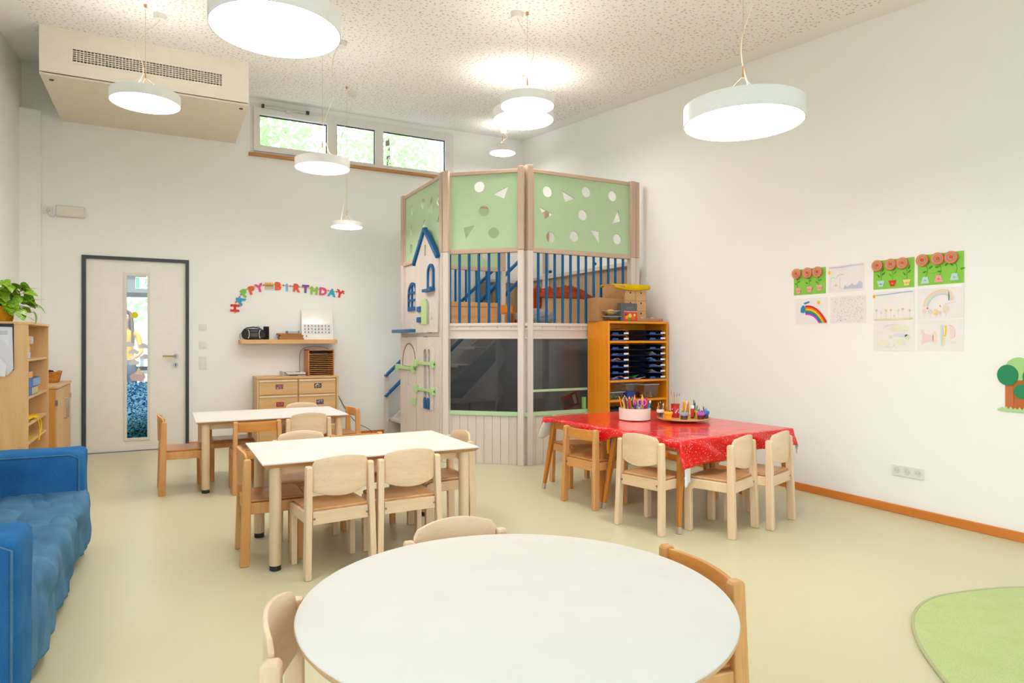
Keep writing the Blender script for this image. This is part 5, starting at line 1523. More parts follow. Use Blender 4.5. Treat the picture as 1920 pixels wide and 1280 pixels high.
# cables on the wall
def cable(pts, name, label, r_=.004, col='#4a4642'):
    P = []
    n = len(pts)
    for i in range(n - 1):
        p0, p1, p2, p3 = [Vector(pts[max(0, min(n - 1, i + q))]) for q in (-1, 0, 1, 2)]
        for s_ in range(8):
            f = s_ / 8
            P.append(.5 * ((2 * p1) + (p2 - p0) * f + (2 * p0 - 5 * p1 + 4 * p2 - p3) * f * f + (3 * p1 - p0 - 3 * p2 + p3) * f ** 3))
    P.append(Vector(pts[-1]))
    tag(MB().tube(P, r_, 6).build(name, flat(col, .5), None, smooth=True), label, 'cable')
cable([(1.82, 8.36, .70), (1.88, 8.362, .62), (1.96, 8.365, .48), (2.04, 8.368, .33), (2.16, 8.37, .18), (2.33, 8.36, .075), (2.36, 8.35, .02)], 'power_cable', 'thin dark cable running down the back wall beside the drawer chest', .004)
cable([(1.47, 8.372, .82), (1.465, 8.372, .95), (1.475, 8.372, 1.08), (1.53, 8.372, 1.13), (1.65, 8.372, 1.145), (1.78, 8.372, 1.13), (1.84, 8.372, 1.08), (1.85, 8.372, 1.0)], 'power_cable', 'grey cable looping around the wooden sorting rack on the wall', .004, '#a8a29c')

# ================================================================ wall shelf and its things
ws = thing('wall_shelf', 'thick maple shelf board on the back wall under the garland', 'wall shelf', frame((.765, 8.16, 1.18), (1, 0, 0), (0, 1, 0)))
MB().prism(rrect(0, 0, 1.115, .218, .03), 0, .05).build('shelf_board', wood('#dfb680', '#d6a86c', 'x'), ws, bevel=.003)
SZ = 1.231
bb = thing('boombox', 'black portable radio with round silver-rimmed speakers on the wall shelf', 'radio', T(.80, 8.19, SZ))
BLK = flat('#0c0b0b', .45)
m = MB(); m.M = frame((0, .14, 0), (1, 0, 0), (0, 0, 1))
m.prism([(.0, .03), (.02, .008), (.06, 0), (.18, 0), (.22, .008), (.245, .03), (.25, .075), (.235, .11), (.19, .125), (.06, .125), (.01, .11), (-.005, .075)], .0, .12)
m.build('body', BLK, bb, bevel=.012)
for x in (.035, .212):
    sp = MB().lathe([(.048, 0), (.052, .006), (.046, .014), (.042, .008), (.0001, .004)], 28).build('speaker', flat('#1a1816', .6), bb, T(.80, 8.19, SZ) @ frame((x, .018, .062), (1, 0, 0), (0, 0, 1)) @ Matrix.Scale(.80, 4, (1, 0, 0)), smooth=True)
    sg = 1 if x < .1 else -1
    MB().tube([(sg * (.044 - .03 * (1 - math.cos(q))), .052 * math.sin(q), .008) for q in [-1.2 + 2.4 * i / 12 for i in range(13)]], .006, 6).build('silver_arc', flat('#cfc8bc', .3, .6), sp, smooth=True)
boxo('tape_deck', (.085, .012, .03), (.165, .022, .075), flat('#4a4036', .4), bb, None, .004)
boxo('display', (.085, .014, .088), (.165, .022, .108), flat('#3a3c3a', .2), bb, None, .003)
MB().tube([(.02, .09, .11), (.05, .095, .135), (.125, .10, .145), (.19, .095, .135), (.225, .09, .11)], .007, 8).build('carry_handle', BLK, bb, smooth=True)
MB().tube([(-.02, .10, .002), (-.03, .06, .05), (.0, .05, .09), (.02, .08, .125), (.06, .09, .13)], .0025, 6).build('cord', BLK, bb, smooth=True)
MB().tube([(.15, .10, .13), (.165, .09, .155), (.185, .09, .155), (.19, .10, .12)], .0025, 6).build('cord', BLK, bb, smooth=True)
sk = thing('black_speaker', 'upright black speaker beside the radio on the wall shelf', 'speaker', T(1.035, 8.24, SZ))
MB().prism(rrect(0, 0, .06, .07, .012), 0, .155).build('case', BLK, sk, bevel=.004)
MB().prism(rrect(.006, .01, .054, .14, .01), 0, .002).build('grille_cloth', fabric('speaker_cloth', '#2a2725', '#1f1d1b', 200, 1, .4), sk, T(1.035, 8.24, SZ) @ frame((0, -.001, 0), (1, 0, 0), (0, 0, 1)))
for k in range(4):
    tag(boxo('wooden_board', (0, 0, 0), (.28 - .006 * k, .17, .018), wood('#b07a40', '#a06a32', 'x', .6), None, T(1.205 + .004 * k * (-1) ** k, 8.19, SZ + .0187 * k, .01 * (k - 1)), .002),
        ('brown board at the bottom of the pile on the wall shelf', 'brown board second from the bottom of the wall shelf pile', 'brown board second from the top of the wall shelf pile', 'brown board on top of the pile on the wall shelf')[k], 'board', 'brown boards piled on the wall shelf')
pc = thing('clear_case', 'clear plastic case lying on the pile of boards', 'case', T(1.29, 8.22, SZ + .0755))
MB().prism(rrect(0, 0, .15, .11, .02), 0, .030).build('case_shell', clear('grey_clear', (.55, .55, .53), .2, .2), pc)
MB().prism(rrect(.012, .012, .138, .098, .015), .004, .02).build('contents', flat('#7d776c', .6), pc)
wbm = frame((1.478, 8.285, SZ), (1, 0, 0), (0, .18, 1))
wb = thing('whiteboard', 'small white magnetic board with photo cards leaning on the wall shelf', 'whiteboard', wbm)
MB().prism(rrect(0, 0, .378, .375, .015), -.010, 0).build('board', flat('#f2eeea', .12, 0, .7), wb, bevel=.003)
cols = ['#c86a4a', '#8a4a3a', '#d8a078', '#5a6a4a', '#b84a5a', '#7a5a8a', '#c88a5a', '#3a4a6a']
bp_ = boxo('card_row', (.018, .070, 0), (.352, .192, .0008), flat('#bcd4dc', .5), wb)
def card(x, z, k):
    c_ = boxo('photo_card', (x, z, .0008), (x + .037, z + .036, .0018), flat('#e6ecec', .5), wb)
    boxo('photo_figure', (x + .011, z + .006, .0018), (x + .026, z + .020, .0022), flat(cols[k % 8], .5), c_)
    MB().prism(circ(x + .019, z + .025, .006, 10), .0018, .0023).build('photo_figure', flat(cols[(k * 3 + 1) % 8], .5), c_)
n = 0
for j in range(3):
    for i in range(8):
        card(.021 + i * .0412, .073 + j * .040, n); n += 1
card(.036, .026, 5)

# ================================================================ HAPPY BIRTHDAY garland
gd = thing('birthday_garland', 'colourful HAPPY BIRTHDAY paper letter garland in an arc on the back wall', 'garland', on_back(0, 0, .004))
LET = [('H', .735, 1.60, 88, '#d8211f'), ('A', .79, 1.69, 58, '#2a9fca'), ('P', .835, 1.775, 40, '#86c441'), ('P', .915, 1.812, 18, '#e85c22'), ('Y', 1.0, 1.843, 16, '#e24f8a'),
       ('*', 1.11, 1.872, 2, '#f0b428'), ('B', 1.21, 1.872, 0, '#e75a26'), ('i', 1.315, 1.862, 0, '#8fb8de'), ('R', 1.425, 1.858, -6, '#e2512c'), ('T', 1.535, 1.850, -2, '#7c4a9c'),
       ('H', 1.64, 1.833, -4, '#8fc843'), ('D', 1.745, 1.826, -4, '#e2558c'), ('A', 1.855, 1.813, -8, '#2fa8d2'), ('Y', 1.955, 1.803, -14, '#e0381c')]
gp = [(.735, 1.535, 0), (.725, 1.60), (.735, 1.66), (.775, 1.72), (.815, 1.80), (.90, 1.85), (.99, 1.872), (1.11, 1.892), (1.21, 1.895), (1.315, 1.885), (1.425, 1.88), (1.535, 1.872), (1.64, 1.862), (1.745, 1.853), (1.855, 1.84), (1.955, 1.83), (2.02, 1.812)]
gp = [Vector((p[0], p[1], 0)) for p in gp]
bead_cols = ['#e8a13a', '#d8607a', '#6aa8c8', '#e8d070', '#c84a3a', '#b8a8c8']
MB().tube([p + Vector((0, 0, .001)) for p in gp], .0015, 4).build('string', flat('#e8d8b8', .6), gd)
nb = 0
for a, b_ in zip(gp, gp[1:]):
    L = (b_ - a).length; n = max(1, int(L / .024))
    ang_ = math.atan2((b_ - a).y, (b_ - a).x)
    for k in range(n):
        p = a.lerp(b_, (k + .5) / n)
        boxo('link', (-.010, -.009, 0), (.010, .009, .002), flat(bead_cols[nb % 6], .6), gd, on_back(p.x, p.y, .005) @ Matrix.Rotation(ang_, 4, 'Z'))
        nb += 1
for ch, x, z, rot, col in LET:
    M = on_back(x, z, .008) @ Matrix.Rotation(math.radians(rot), 4, 'Z')
    if ch == '*':
        ck = boxo('cake_picture', (-.050, -.040, 0), (.050, .012, .003), flat('#6fb4d8', .5), gd, M)
        boxo('cake_layer', (-.048, -.026, .003), (.048, -.008, .004), flat('#f0c02e', .5), ck, M)
        boxo('cake_layer', (-.050, -.040, .003), (.050, -.032, .004), flat('#d8e4ec', .5), ck, M)
        boxo('cake_layer', (-.046, .004, .003), (.046, .014, .004), flat('#d85a4a', .5), ck, M)
        for q in range(4):
            MB().prism(circ(-.036 + q * .024, .030, .010, 10, .018), 0, .003).build('candle', flat('#f0b02a', .5), ck, M)
    else:
        letter('paper_letter', ch, .125, .004, flat(col, .5), gd, M, .0075)

# ================================================================ switches, sockets, emergency light
def wall_plate_(name, label, M, w_, h_, n, cat):
    t = thing(name, label, cat, M)
    for k in range(n):
        pass
    return t
PL = flat('#ece9e4', .35)
for z, h_, nm in ((1.37, .08, 'upper white light switch beside the door'), (1.165, .08, 'middle white light switch beside the door'), (.96, .15, 'tall white switch and socket plate, lowest beside the door')):
    t = thing('light_switch', nm, 'switch', on_back(.35, z - h_ / 2), 'switches beside the door')
    MB().prism(rrect(0, 0, .08, h_, .006), 0, .009).build('cover_plate', PL, t, bevel=.003)
    if h_ < .1:
        MB().prism(rrect(.012, .012, .068, h_ - .012, .003), .009, .014).build('rocker', PL, t, bevel=.002)
        if z < 1.3: MB().prism(circ(.04, .04, .016, 16), .014, .017).build('dial', PL, t)
    else:
        MB().prism(circ(.04, .112, .022, 20), .009, .016).build('dial', PL, t)
        MB().prism(rrect(.012, .012, .068, .07, .003), .009, .014).build('rocker', PL, t, bevel=.002)
t = thing('wall_socket', 'single white socket with plug high on the wall beside the emergency light', 'socket', on_back(-1.122, 2.545))
MB().prism(rrect(0, 0, .08, .08, .006), 0, .010).build('cover_plate', PL, t, bevel=.003)
MB().lathe([(.020, .010), (.018, .03), (.006, .034)], 16, (.04, .04, 0)).build('plug', flat('#d8d2c6', .5), t)
em = thing('emergency_light', 'flat white emergency light box high on the wall over the door', 'emergency light', on_back(-1.01, 2.525))
MB().prism(rrect(0, 0, .26, .115, .012), 0, .05).build('housing', flat('#e2dccf', .4), em, bevel=.006)
MB().prism(rrect(.01, .01, .25, .105, .01), .05, .053).build('lens', flat('#e8e2d6', .3), em, bevel=.002)
MB().tube([(-.072, .058, .03), (-.072, .03, .035), (-.05, -.005, .03), (-.02, -.002, .02), (.004, .02, .02)], .004, 6).build('cord', flat('#ddd6c8', .5), em, smooth=True)
tr3 = thing('triple_socket', 'white triple power socket low on the right wall', 'socket', on_right(2.89, .265))
MB().prism(rrect(0, 0, .225, .078, .008), 0, .010).build('cover_plate', PL, tr3, bevel=.003)
for k in range(3):
    so = MB().lathe([(.022, .010), (.024, .0105), (.024, .012), (.020, .0118), (.0195, .0106), (.0001, .0106)], 22, (.0395 + k * .073, .039, 0)).build('socket_well', flat('#dcdcd8', .4), tr3, smooth=True)
    for s_ in (-1, 1):
        MB().lathe([(.0022, .0106), (.0022, .0112)], 8, (.0395 + k * .073 + s_ * .0095, .039, 0)).build('pin_hole', flat('#5a5a5a', .6), so)

# ================================================================ children's pictures on the right wall
PW, PH = .297, .208
def sheet(y, z, col, label):
    t = thing('child_drawing', label, 'drawing', on_right(y, z, .0005), 'children pictures on the right wall')
    def fn(a, b_):
        e = .0012 * (abs(2 * a - 1) ** 6) * (.5 + .5 * math.sin(y * 50 + b_ * 4))
        return (a * PW, b_ * PH, .001 + e)
    MB().grid(fn, 10, 6).build('paper', flat(col, .8), t, solid=.0006)
    return t
def blob(t, poly, col, z=.0028, name='coloured_shape', th_=.0006):
    P = WM[t.name]
    return MB().prism(poly, z, z + th_).build(name, flat(col, .8), t)
def stroke(t, pts, w_, col, name='drawn_line', z=.0028):
    """flat ribbon along a polyline in the sheet plane"""
    L = []; R_ = []
    n = len(pts)
    for i in range(n):
        a = Vector(pts[max(0, i - 1)]); b_ = Vector(pts[min(n - 1, i + 1)])
        d2 = (b_ - a); d2 = Vector((d2.x, d2.y)); d2.normalize()
        nn = Vector((-d2.y, d2.x)) * w_ / 2
        p = Vector((pts[i][0], pts[i][1]))
        L.append(p + nn); R_.append(p - nn)
    m = MB()
    vs = [(p.x, p.y, z) for p in L] + [(p.x, p.y, z) for p in R_]
    m.add(vs, [(i, n + i, n + i + 1, i + 1) for i in range(n - 1)])
    m.sheet = True
    return m.build(name, flat(col, .8), t, solid=.0005)
def bez(p0, p1, p2, n=12):
    return [((1 - f) ** 2 * p0[0] + 2 * f * (1 - f) * p1[0] + f * f * p2[0], (1 - f) ** 2 * p0[1] + 2 * f * (1 - f) * p1[1] + f * f * p2[1]) for f in [i / n for i in range(n + 1)]]
def ell(cx, cy, rx, ry, n=20): return [(cx + rx * math.cos(2 * PI * k / n), cy + ry * math.sin(2 * PI * k / n)) for k in range(n)]
def rose(t, cx, cz, r_, tilt):
    """rolled paper-strip flower head: nested off-centre rings, a shallow cup"""
    P = WM[t.name]
    fh = MB().lathe([(.0001, .004), (r_ * .98, .012), (r_, .022), (r_ * .94, .023)], 26).build('paper_flower', flat('#e98a62', .8), t, P @ Matrix.Translation((cx, cz, .0)) , smooth=True)
    cols_ = ['#e87a5a', '#e8a05a', '#dd8a86', '#d8a070', '#9a86a4', '#eec078', '#e88a4a', '#e05a34']
    for k, c_ in enumerate(cols_):
        q = 1 - k / len(cols_) * .86
        ox, oy = r_ * .30 * (1 - q) * math.cos(tilt), r_ * .30 * (1 - q) * math.sin(tilt)
        MB().lathe([(r_ * q * .84, .0), (r_ * q, .0), (r_ * q, .012), (r_ * q * .86, .012), (r_ * q * .84, .010)] if k < len(cols_) - 1 else [(.0001, 0), (r_ * q, 0), (r_ * q, .013), (.0001, .014)], 24).build('paper_ring', flat(c_, .8), fh, P @ Matrix.Translation((cx + ox, cz + oy, .010 + .0018 * k)), smooth=True)
def flowerpot(t, cx, z0, w1, w0, h_, col, band=None):
    p_ = blob(t, [(cx - w0 / 2, z0), (cx + w0 / 2, z0), (cx + w1 / 2, z0 + h_), (cx - w1 / 2, z0 + h_)], col, .005, 'paper_pot', .0012)
    if band:
        MB().prism(circ(cx, z0 + h_ * .45, h_ * .14, 10), .0063, .0068).build('drawn_dot', flat(band, .8), p_)
        boxo('drawn_line', (cx - w1 * .36, z0 + h_ * .42, .0062), (cx + w1 * .36, z0 + h_ * .47, .0064), flat('#7a86a4', .8), p_)
def leafs(t, pts, col):
    for x, z, a in pts:
        c_, s_ = math.cos(a), math.sin(a)
        blob(t, [(x + (px * c_ - pz * s_), z + (px * s_ + pz * c_)) for px, pz in ((0, 0), (.010, .006), (.024, .004), (.034, 0), (.022, -.005), (.010, -.005))], col, .0052, 'paper_leaf')
G = '#8fd04e'
# far left pair
a = sheet(3.72, 1.59, G, 'bright green picture of three roses in pink pots, leftmost on the wall')
for k, x in enumerate((.036, .140, .232)):
    stroke(a, bez((x + .004, .06), (x - .012 + .02 * (k % 2), .10), (x + .014, .15)), .003, '#3f9a2a')
    leafs(a, [(x, .085, 2.6), (x + .004, .10, .5), (x + .006, .125, 2.4)], '#4aa22e')
    flowerpot(a, x + .012, .012 + .006 * k, .054, .03, .046, '#f0aaa2', '#e8906a')
    rose(a, x, .175 - .001 * k, .042, 0)
b = sheet(3.40, 1.59, '#f1eeef', 'faint pencil drawing of palm trees, mountains and a yellow sun')
blob(b, ell(.010, .155, .011, .014), '#f4cc28')
stroke(b, [(.01, .195), (.1, .192), (.2, .198), (.29, .198)], .010, '#d2d2e2')
for x in (.02, .10): stroke(b, [(x, .02), (x + .002, .11)], .003, '#e8d2c4')
stroke(b, bez((.02, .11), (.05, .125), (.06, .105)), .006, '#cfdccb'); stroke(b, bez((.07, .11), (.09, .145), (.13, .135)), .006, '#c8dacb')
blob(b, [(.13, .02), (.14, .05), (.165, .035), (.20, .062), (.225, .038), (.262, .076), (.285, .06), (.285, .02)], '#ccd3e4')
for k in range(7): stroke(b, [(.145 + k * .02, .024), (.15 + k * .02, .05)], .002, '#b4bdd6', z=.0052)
blob(b, [(.045, .058), (.065, .045), (.09, .058), (.068, .052)], '#d8c0dc'); blob(b, [(.06, .06), (.068, .052), (.074, .075)], '#f0c8a8')
c = sheet(3.705, 1.35, '#f1eeef', 'drawing of a bold marker rainbow with blue cloud and yellow sun')
for k, col in enumerate(('#e01e1e', '#f07a1e', '#f5cf1e', '#4aa83a', '#1f6ac0', '#c83ac8')):
    r0 = .013 * k
    stroke(c, bez((.098, .144 - r0 * .95), (.21 - r0 * .5, .156 - r0 * 1.05), (.290 - r0, .010), 18), .0145, col, z=.0028 + .0006 * (5 - k))
blob(c, [(.055, .10), (.060, .135), (.078, .155), (.092, .148), (.100, .125), (.098, .10), (.075, .092)], '#1e86c4', .009)
blob(c, [(.080, .172), (.10, .178), (.132, .186), (.136, .174), (.112, .166), (.088, .162)], '#1e86c4')
blob(c, ell(.218, .170, .013, .014), '#f2c81e')
d2 = sheet(3.385, 1.35, '#f1eeef', 'drawing covered in tiny red and grey speckled dots')
r4 = random.Random(3)
for col in ('#b83a52', '#8a7a90', '#c85a6a', '#6a6a7a', '#4a8a96', '#c8a0a8', '#7a9a8a'):
    m = MB()
    for k in range(62):
        x, z = r4.uniform(.012, .285), r4.uniform(.012, .196); s_ = r4.uniform(.0009, .0026)
        m.box((x, z, .0045), (x + s_ * r4.uniform(1, 2.4), z + s_, .0049))
    o = m.build('crayon_specks', flat(col, .8), d2); o['kind'] = 'stuff'
# right block
e = sheet(3.03, 1.59, G, 'green picture of three roses in blue, red and yellow pots')
for k, (x, pc_) in enumerate(((.052, '#bfe0e6'), (.138, '#e03a1c'), (.240, '#f0dc8a'))):
    col = ('#3f9a2a', '#5cb81e', '#3f9a2a')[k]
    stroke(e, bez((x + .006, .06), (x + .010, .10), (x + .0, .15)), .003, col)
    leafs(e, [(x, .085, 2.3), (x + .012, .10, .7), (x + .015, .125, 1.1)], col)
    flowerpot(e, x + .006, .018 - .002 * k, .056, .030, .042, pc_, '#6a86b0' if k == 0 else '#e8a050')
    rose(e, (.038, .138, .222)[k], .172, .040, 0)
f_ = sheet(2.71, 1.595, G, 'green picture of three roses with wavy stems in bell-shaped pots')
for k, (x, pc_) in enumerate(((.052, '#bfe0e6'), (.140, '#f0aaa8'), (.240, '#bfe0e6'))):
    col = ('#3f9a2a', '#5cb81e', '#3f9a2a')[k]
    stroke(f_, bez((x + .0, .055), (x + .035, .11), (x - .012, .15)), .003, col)
    flowerpot(f_, x, .012 + .004 * k, .030, .058, .046, pc_, '#e8784a' if k == 1 else '#a8d060')
    rose(f_, (.038, .140, .225)[k], .172, .041, 0)
leafs(f_, [(.034, .085, .4), (.075, .11, .6), (.065, .14, 1.0), (.115, .115, .1), (.13, .085, .1), (.18, .118, .8), (.235, .115, 2.4), (.25, .14, 1.2), (.275, .09, .2)], '#3f9a2a')
stroke(f_, [(.09, .078), (.10, .082), (.11, .077), (.12, .082), (.13, .078)], .0025, '#6aa84a')
g = sheet(3.03, 1.362, '#f1eeef', 'faint drawing with blue sky line, sun and a row of small flowers')
stroke(g, [(.02, .184), (.10, .188), (.20, .196), (.285, .199)], .007, '#a8bedc')
blob(g, ell(.006, .178, .010, .012), '#f2b032')
stroke(g, [(.01, .008), (.15, .010), (.285, .012)], .012, '#e2dfae')
for x, z, col in ((.024, .075, '#a8d498'), (.060, .058, '#cfe2d8'), (.096, .072, '#dcdc1e'), (.132, .075, '#f2d490'), (.185, .07, '#d6e6c4'), (.217, .078, '#eebcac'), (.266, .068, '#e6bcc8'), (.155, .032, '#cfd8d6')):
    blob(g, ell(x, z, .008, .009, 10), col); stroke(g, [(x, z - .01), (x, .02)], .0015, '#d8e0cc')
h = sheet(2.71, 1.365, '#f1eeef', 'faint drawing of a pastel rainbow over animals')
for k, col in enumerate(('#f2d8d2', '#f2e6c4', '#dce8d4', '#cddcec')):
    r0 = .009 * k
    stroke(h, bez((.038 + r0, .085), (.06 + r0, .185 - r0), (.16, .192 - r0)) + bez((.16, .192 - r0), (.235 - r0, .195 - r0), (.228 - r0, .12)), .008, col)
stroke(h, [(.204, .175), (.206, .12)], .006, '#aecae6')
for x, z, rx, col in ((.045, .055, .012, '#eed6d2'), (.085, .05, .013, '#e6dcd4'), (.122, .045, .018, '#f4e2a8'), (.186, .062, .021, '#ecdcd2'), (.15, .04, .010, '#f0d0d0')):
    blob(h, ell(x, z, rx, rx * 1.3, 16), col); stroke(h, [(x, z), (x, .01)], .0015, '#dcd6d2')
blob(h, [(.058, .072), (.072, .066), (.070, .082)], '#e46a64'); blob(h, [(.143, .082), (.156, .078), (.148, .094)], '#ee9a7e')
stroke(h, bez((.18, .098), (.21, .105), (.25, .108)), .003, '#d4dae6')
i_ = sheet(3.03, 1.145, '#f1eeef', 'very faint pale yellow and lilac scribble drawing')
for x, z, rx, rz_, col in ((.19, .16, .075, .028, '#ecead6'), (.08, .055, .04, .025, '#eeedda'), (.19, .06, .038, .028, '#ebebd2'), (.13, .10, .014, .012, '#e6e8c8'), (.25, .10, .02, .018, '#e2e6c8'), (.20, .112, .05, .014, '#dfdfee'), (.05, .13, .02, .016, '#efe9e0')):
    blob(i_, ell(x, z, rx, rz_), col)
stroke(i_, bez((.08, .17), (.16, .21), (.25, .165)), .0025, '#d0d2da'); stroke(i_, bez((.09, .03), (.16, .01), (.155, .06)), .0025, '#d0d2da'); stroke(i_, bez((.16, .075), (.20, .09), (.23, .05)), .0025, '#d0d2da')
j_ = sheet(2.71, 1.15, '#f1eeef', 'faint drawing of a big fish with yellow and mint stripes')
blob(j_, [(.02, .15), (.05, .115), (.105, .105), (.105, .065), (.06, .062), (.025, .04), (.032, .10)], '#f0d6d8')
blob(j_, ell(.115, .09, .014, .042), '#f2dfcc')
blob(j_, [(.155, .035), (.168, .032), (.168, .175), (.152, .17)], '#cfe2dc')
stroke(j_, bez((.182, .168), (.190, .12), (.176, .095)), .012, '#f4d23a'); stroke(j_, bez((.176, .09), (.168, .06), (.170, .035)), .010, '#f4eaa0')
blob(j_, [(.205, .17), (.235, .16), (.248, .125), (.235, .09), (.215, .08)], '#f2dada'); stroke(j_, bez((.205, .172), (.255, .16), (.240, .095)), .004, '#eeb6b2')
stroke(j_, [(.222, .05), (.226, .065), (.232, .048), (.238, .062), (.245, .05), (.252, .064)], .002, '#d4d6da')

# paper tree stuck to the wall
tre = thing('paper_tree', 'paper cut-out tree with round green crowns on the right wall', 'wall decoration', on_right(2.215, .785, .001))
TC = flat('#c8703a', .7)
boxo('trunk', (.040, .012, .001), (.085, .20, .004), TC, tre)
boxo('trunk', (.088, .012, .001), (.150, .205, .0045), flat('#c2682f', .7), tre)
boxo('trunk', (.152, .012, .001), (.20, .20, .004), TC, tre)
MB().prism(circ(.055, .222, .058, 30, .064), .006, .009).build('crown', flat('#1f8a5c', .7), tre)
MB().prism(circ(.115, .262, .075, 30, .070), .003, .006).build('crown', flat('#a9d68c', .7), tre)
MB().prism(circ(.135, .125, .046, 30, .044), .008, .011).build('crown', flat('#1f8a5c', .7), tre)
MB().prism(circ(.205, .215, .07, 30, .07), .006, .009).build('crown', flat('#1f8a5c', .7), tre)
gp2 = [(.0, .0), (.24, .0)] + [(.24 - .012 * k, .014 + (.016 if k % 2 == 0 else 0) * (1 if k % 3 else .6)) for k in range(20)] + [(.0, .012)]
MB().prism(gp2, .006, .009).build('grass_strip', flat('#b4dc9c', .7), tre)

# ================================================================ outside: ground, trees, fence; person in the hall
tag(boxo('ground', (-30, -30, -.6), (30, 40, -.25), fabric('gravel', '#b9b3a4', '#a8a294', 30, 1, .5, 3)), 'pale gravel ground around the building', 'ground', None, 'structure')
def tree(x, y, z0, h_, R_, seed, label, dens=2600):
    t = thing('leafy_tree', label, 'tree', T(x, y, -.25), 'trees outside the windows')
    r_ = random.Random(seed)
    MB().tube([(0, 0, 0), (.1, 0, h_ * .4), (0, .1, h_ * .8)], [.16, .12, .05], 10).build('trunk', flat('#6a5a48', .9), t, smooth=True)
    vs = []; fs = []
    for k in range(dens):
        u = Vector((r_.gauss(0, 1), r_.gauss(0, 1), r_.gauss(0, 1))).normalized() * (r_.random() ** .45)
        p = Vector((u.x * R_, u.y * R_, z0 + (u.z + 1) * .5 * (h_ - z0)))
        n = Vector((r_.gauss(0, 1), r_.gauss(0, 1), r_.gauss(0, 1) + .6)).normalized()
        a_ = n.orthogonal().normalized(); b_ = n.cross(a_)
        s_ = r_.uniform(.07, .15)
        k0 = len(vs)
        vs += [p - a_ * s_, p + b_ * s_ * .5, p + a_ * s_, p - b_ * s_ * .5]
        fs.append((k0, k0 + 1, k0 + 2, k0 + 3))
    me = bpy.data.meshes.new('foliage'); me.from_pydata([tuple(v) for v in vs], [], fs)
    m, nt, b = new_mat('tree_leaves')
    b.inputs['Base Color'].default_value = lin(('#c4d4ac', '#c9d8b4', '#d0debc')[seed % 3]); b.inputs['Roughness'].default_value = .6
    tl = nt.nodes.new('ShaderNodeBsdfTranslucent'); tl.inputs[0].default_value = lin('#d8e6c4')
    ms = nt.nodes.new('ShaderNodeMixShader'); ms.inputs[0].default_value = .4
    nt.links.new(b.outputs[0], ms.inputs[1]); nt.links.new(tl.outputs[0], ms.inputs[2]); nt.links.new(ms.outputs[0], nt.nodes['Material Output'].inputs[0])
    o = mesh_obj('foliage', me, m, t); o['kind'] = 'stuff'
tree(1.6, 15.2, 1.5, 8.2, 1.6, 0, 'light green tree outside the left light of the high window', 3600)
tree(5.1, 16.5, 1.5, 8.4, 1.75, 1, 'green tree outside the middle light of the high window', 3600)
tree(8.8, 18.5, 1.5, 9.2, 1.85, 2, 'green tree outside the right light of the high window', 3600)
tree(-1.9, 17.6, .6, 5.5, 1.7, 4, 'bushy tree outside the hall window behind the door', 2600)
fn_ = thing('garden_fence', 'pale garden fence outside the hall window', 'fence', T(-3, 15.2, -.25))
pk = None
for k in range(24):
    M = T(-3 + k * .16, 15.2, -.25)
    if pk is None: pk = boxo('fence_slat', (0, 0, 0), (.07, .02, 1.1), flat('#dfe3e4', .6), fn_, M)
    else: cp(pk, M)
boxo('fence_rail', (0, .02, .3), (3.8, .04, .38), flat('#d8dcde', .6), fn_)
boxo('fence_rail', (0, .02, .8), (3.8, .04, .88), flat('#d8dcde', .6), fn_)

# person standing in the hall
pe = thing('person', 'long-haired person in a yellow top standing in the hall behind the door glass', 'person', T(-.52, 11.2, 0, PI))
def skin_body(name, joints, edges, mat, parent, root=0, sub=2):
    me = bpy.data.meshes.new(name)
    me.from_pydata([j[0] for j in joints], edges, [])
    o = mesh_obj(name, me, mat, parent)
    md = o.modifiers.new('skin', 'SKIN'); md.use_smooth_shade = True
    for i, j in enumerate(joints):
        sv = me.skin_vertices[0].data[i]
        sv.radius = (j[1], j[2] if len(j) > 2 else j[1]); sv.use_root = (i == root)
    s_ = o.modifiers.new('smooth', 'SUBSURF'); s_.levels = sub; s_.render_levels = sub
    return o
J = [((0, 0, .88), .13, .10), ((0, 0, 1.08), .115, .085), ((0, 0, 1.26), .14, .09), ((0, 0, 1.36), .07, .06), ((0, .01, 1.42), .045, .045), ((0, .02, 1.49), .07, .085), ((0, .02, 1.57), .072, .085), ((0, .015, 1.615), .045, .05),
     ((.16, 0, 1.32), .045), ((.22, .03, 1.07), .037), ((.16, .16, .98), .03), ((.11, .20, .98), .028),
     ((-.16, 0, 1.32), .045), ((-.22, .03, 1.07), .037), ((-.16, .16, .98), .03), ((-.11, .20, .98), .028),
     ((.09, 0, .80), .085), ((.10, .02, .46), .055), ((.10, 0, .10), .04), ((.10, .02, .045), .04), ((.10, .13, .03), .03),
     ((-.09, 0, .80), .085), ((-.10, .02, .46), .055), ((-.10, 0, .10), .04), ((-.10, .02, .045), .04), ((-.10, .13, .03), .03)]
E_ = [(0, 1), (1, 2), (2, 3), (3, 4), (4, 5), (5, 6), (6, 7), (2, 8), (8, 9), (9, 10), (10, 11), (2, 12), (12, 13), (13, 14), (14, 15), (0, 16), (16, 17), (17, 18), (18, 19), (19, 20), (0, 21), (21, 22), (22, 23), (23, 24), (24, 25)]
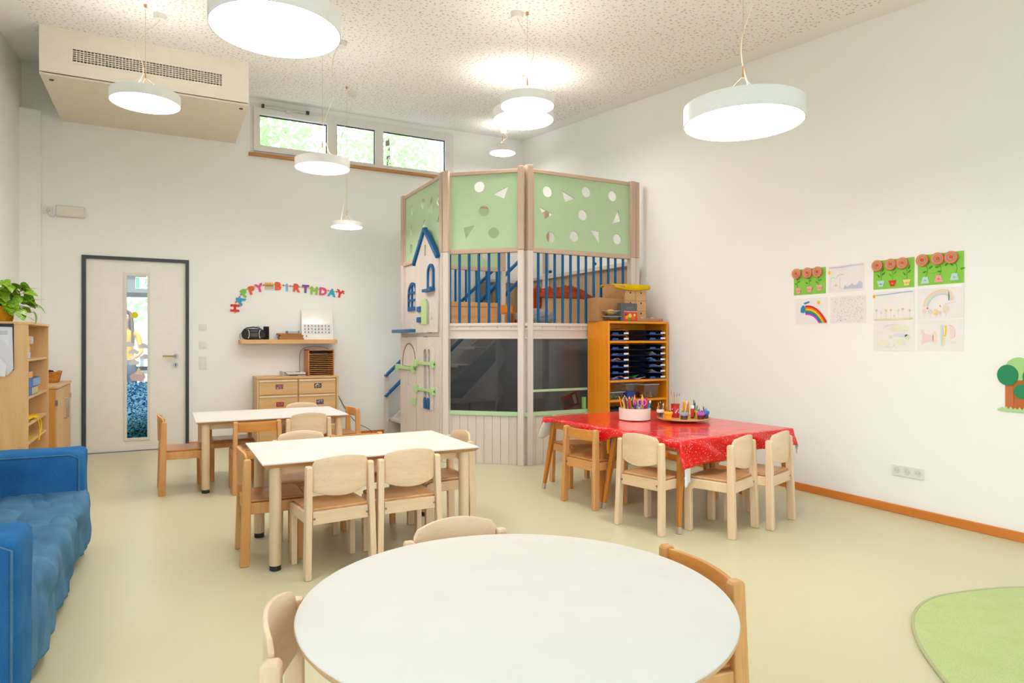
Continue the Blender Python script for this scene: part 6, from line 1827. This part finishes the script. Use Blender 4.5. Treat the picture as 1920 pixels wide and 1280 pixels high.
def person_mat():
    m, nt, b = new_mat('clothes_and_skin')
    v = coords(nt)
    sx = nt.nodes.new('ShaderNodeSeparateXYZ'); nt.links.new(v, sx.inputs[0])
    a = mixc(nt, ramp(nt, sx.outputs[2], 1.385, 1.39), lin('#d2a21e'), lin('#c89a80'))
    a2 = mixc(nt, ramp(nt, sx.outputs[2], .93, .94), lin('#5a6a88'), a)
    ab_ = nt.nodes.new('ShaderNodeMath'); ab_.operation = 'ABSOLUTE'; nt.links.new(sx.outputs[1], ab_.inputs[0])
    a3 = mixc(nt, ramp(nt, ab_.outputs[0], .10, .11), a2, lin('#c89a80'))
    a4 = mixc(nt, ramp(nt, sx.outputs[2], .062, .06), a3, lin('#3a3a40'))
    nt.links.new(a4, b.inputs['Base Color']); b.inputs['Roughness'].default_value = .7
    return m
skin_body('body', J, E_, person_mat(), pe)
HAIR = flat('#5a4030', .5)
def hair(a, b_):
    q = PI * (1.0 + (a - .5) * 1.45) + PI / 2
    tp = b_
    if tp < .35:
        f = tp / .35 * PI / 2
        r_ = .098 * math.sin(f); z = 1.585 + .085 * math.cos(f)
    else:
        r_ = .098 + .02 * math.sin((tp - .35) * 3) + .006 * math.sin(a * 40); z = 1.585 - (tp - .35) / .65 * .42
    return (r_ * math.cos(q) * 1.0, r_ * math.sin(q) * 1.05 + .015, z)
MB().grid(hair, 36, 22).build('hair', HAIR, pe, solid=.012, smooth=True)
fc = MB().lathe([(.0001, 0), (.008, .002), (.006, .004), (.0001, .005)], 10)
for s_ in (-1, 1):
    MB().lathe([(.0001, 0), (.010, .001), (.008, .006), (.0001, .008)], 10).build('eye', flat('#2a2420', .3), pe, T(-.52, 11.2, 0, PI) @ frame((s_ * .028, .103, 1.53), (-1, 0, 0), (0, 0, 1)), smooth=True)
    for k in range(5):
        bx_ = s_ * .11 - s_ * .012 + s_ * (k - 2) * .012
        MB().tube([(s_ * .11 + (k - 2) * .012, .20, .98), (s_ * .105 + (k - 2) * .014, .235, .972), (s_ * .10 + (k - 2) * .013, .25 - .006 * abs(k - 2), .95)], [.009, .008, .006], 8).build('finger', flat('#c89a80', .6), pe, smooth=True)
MB().tube([(0, .10, 1.53), (0, .122, 1.505), (0, .108, 1.498)], [.006, .011, .008], 8).build('nose', flat('#c89a80', .6), pe, smooth=True)
MB().tube([(-.022, .099, 1.475), (0, .107, 1.472), (.022, .099, 1.475)], [.003, .006, .003], 8).build('mouth', flat('#a8584e', .5), pe, smooth=True)
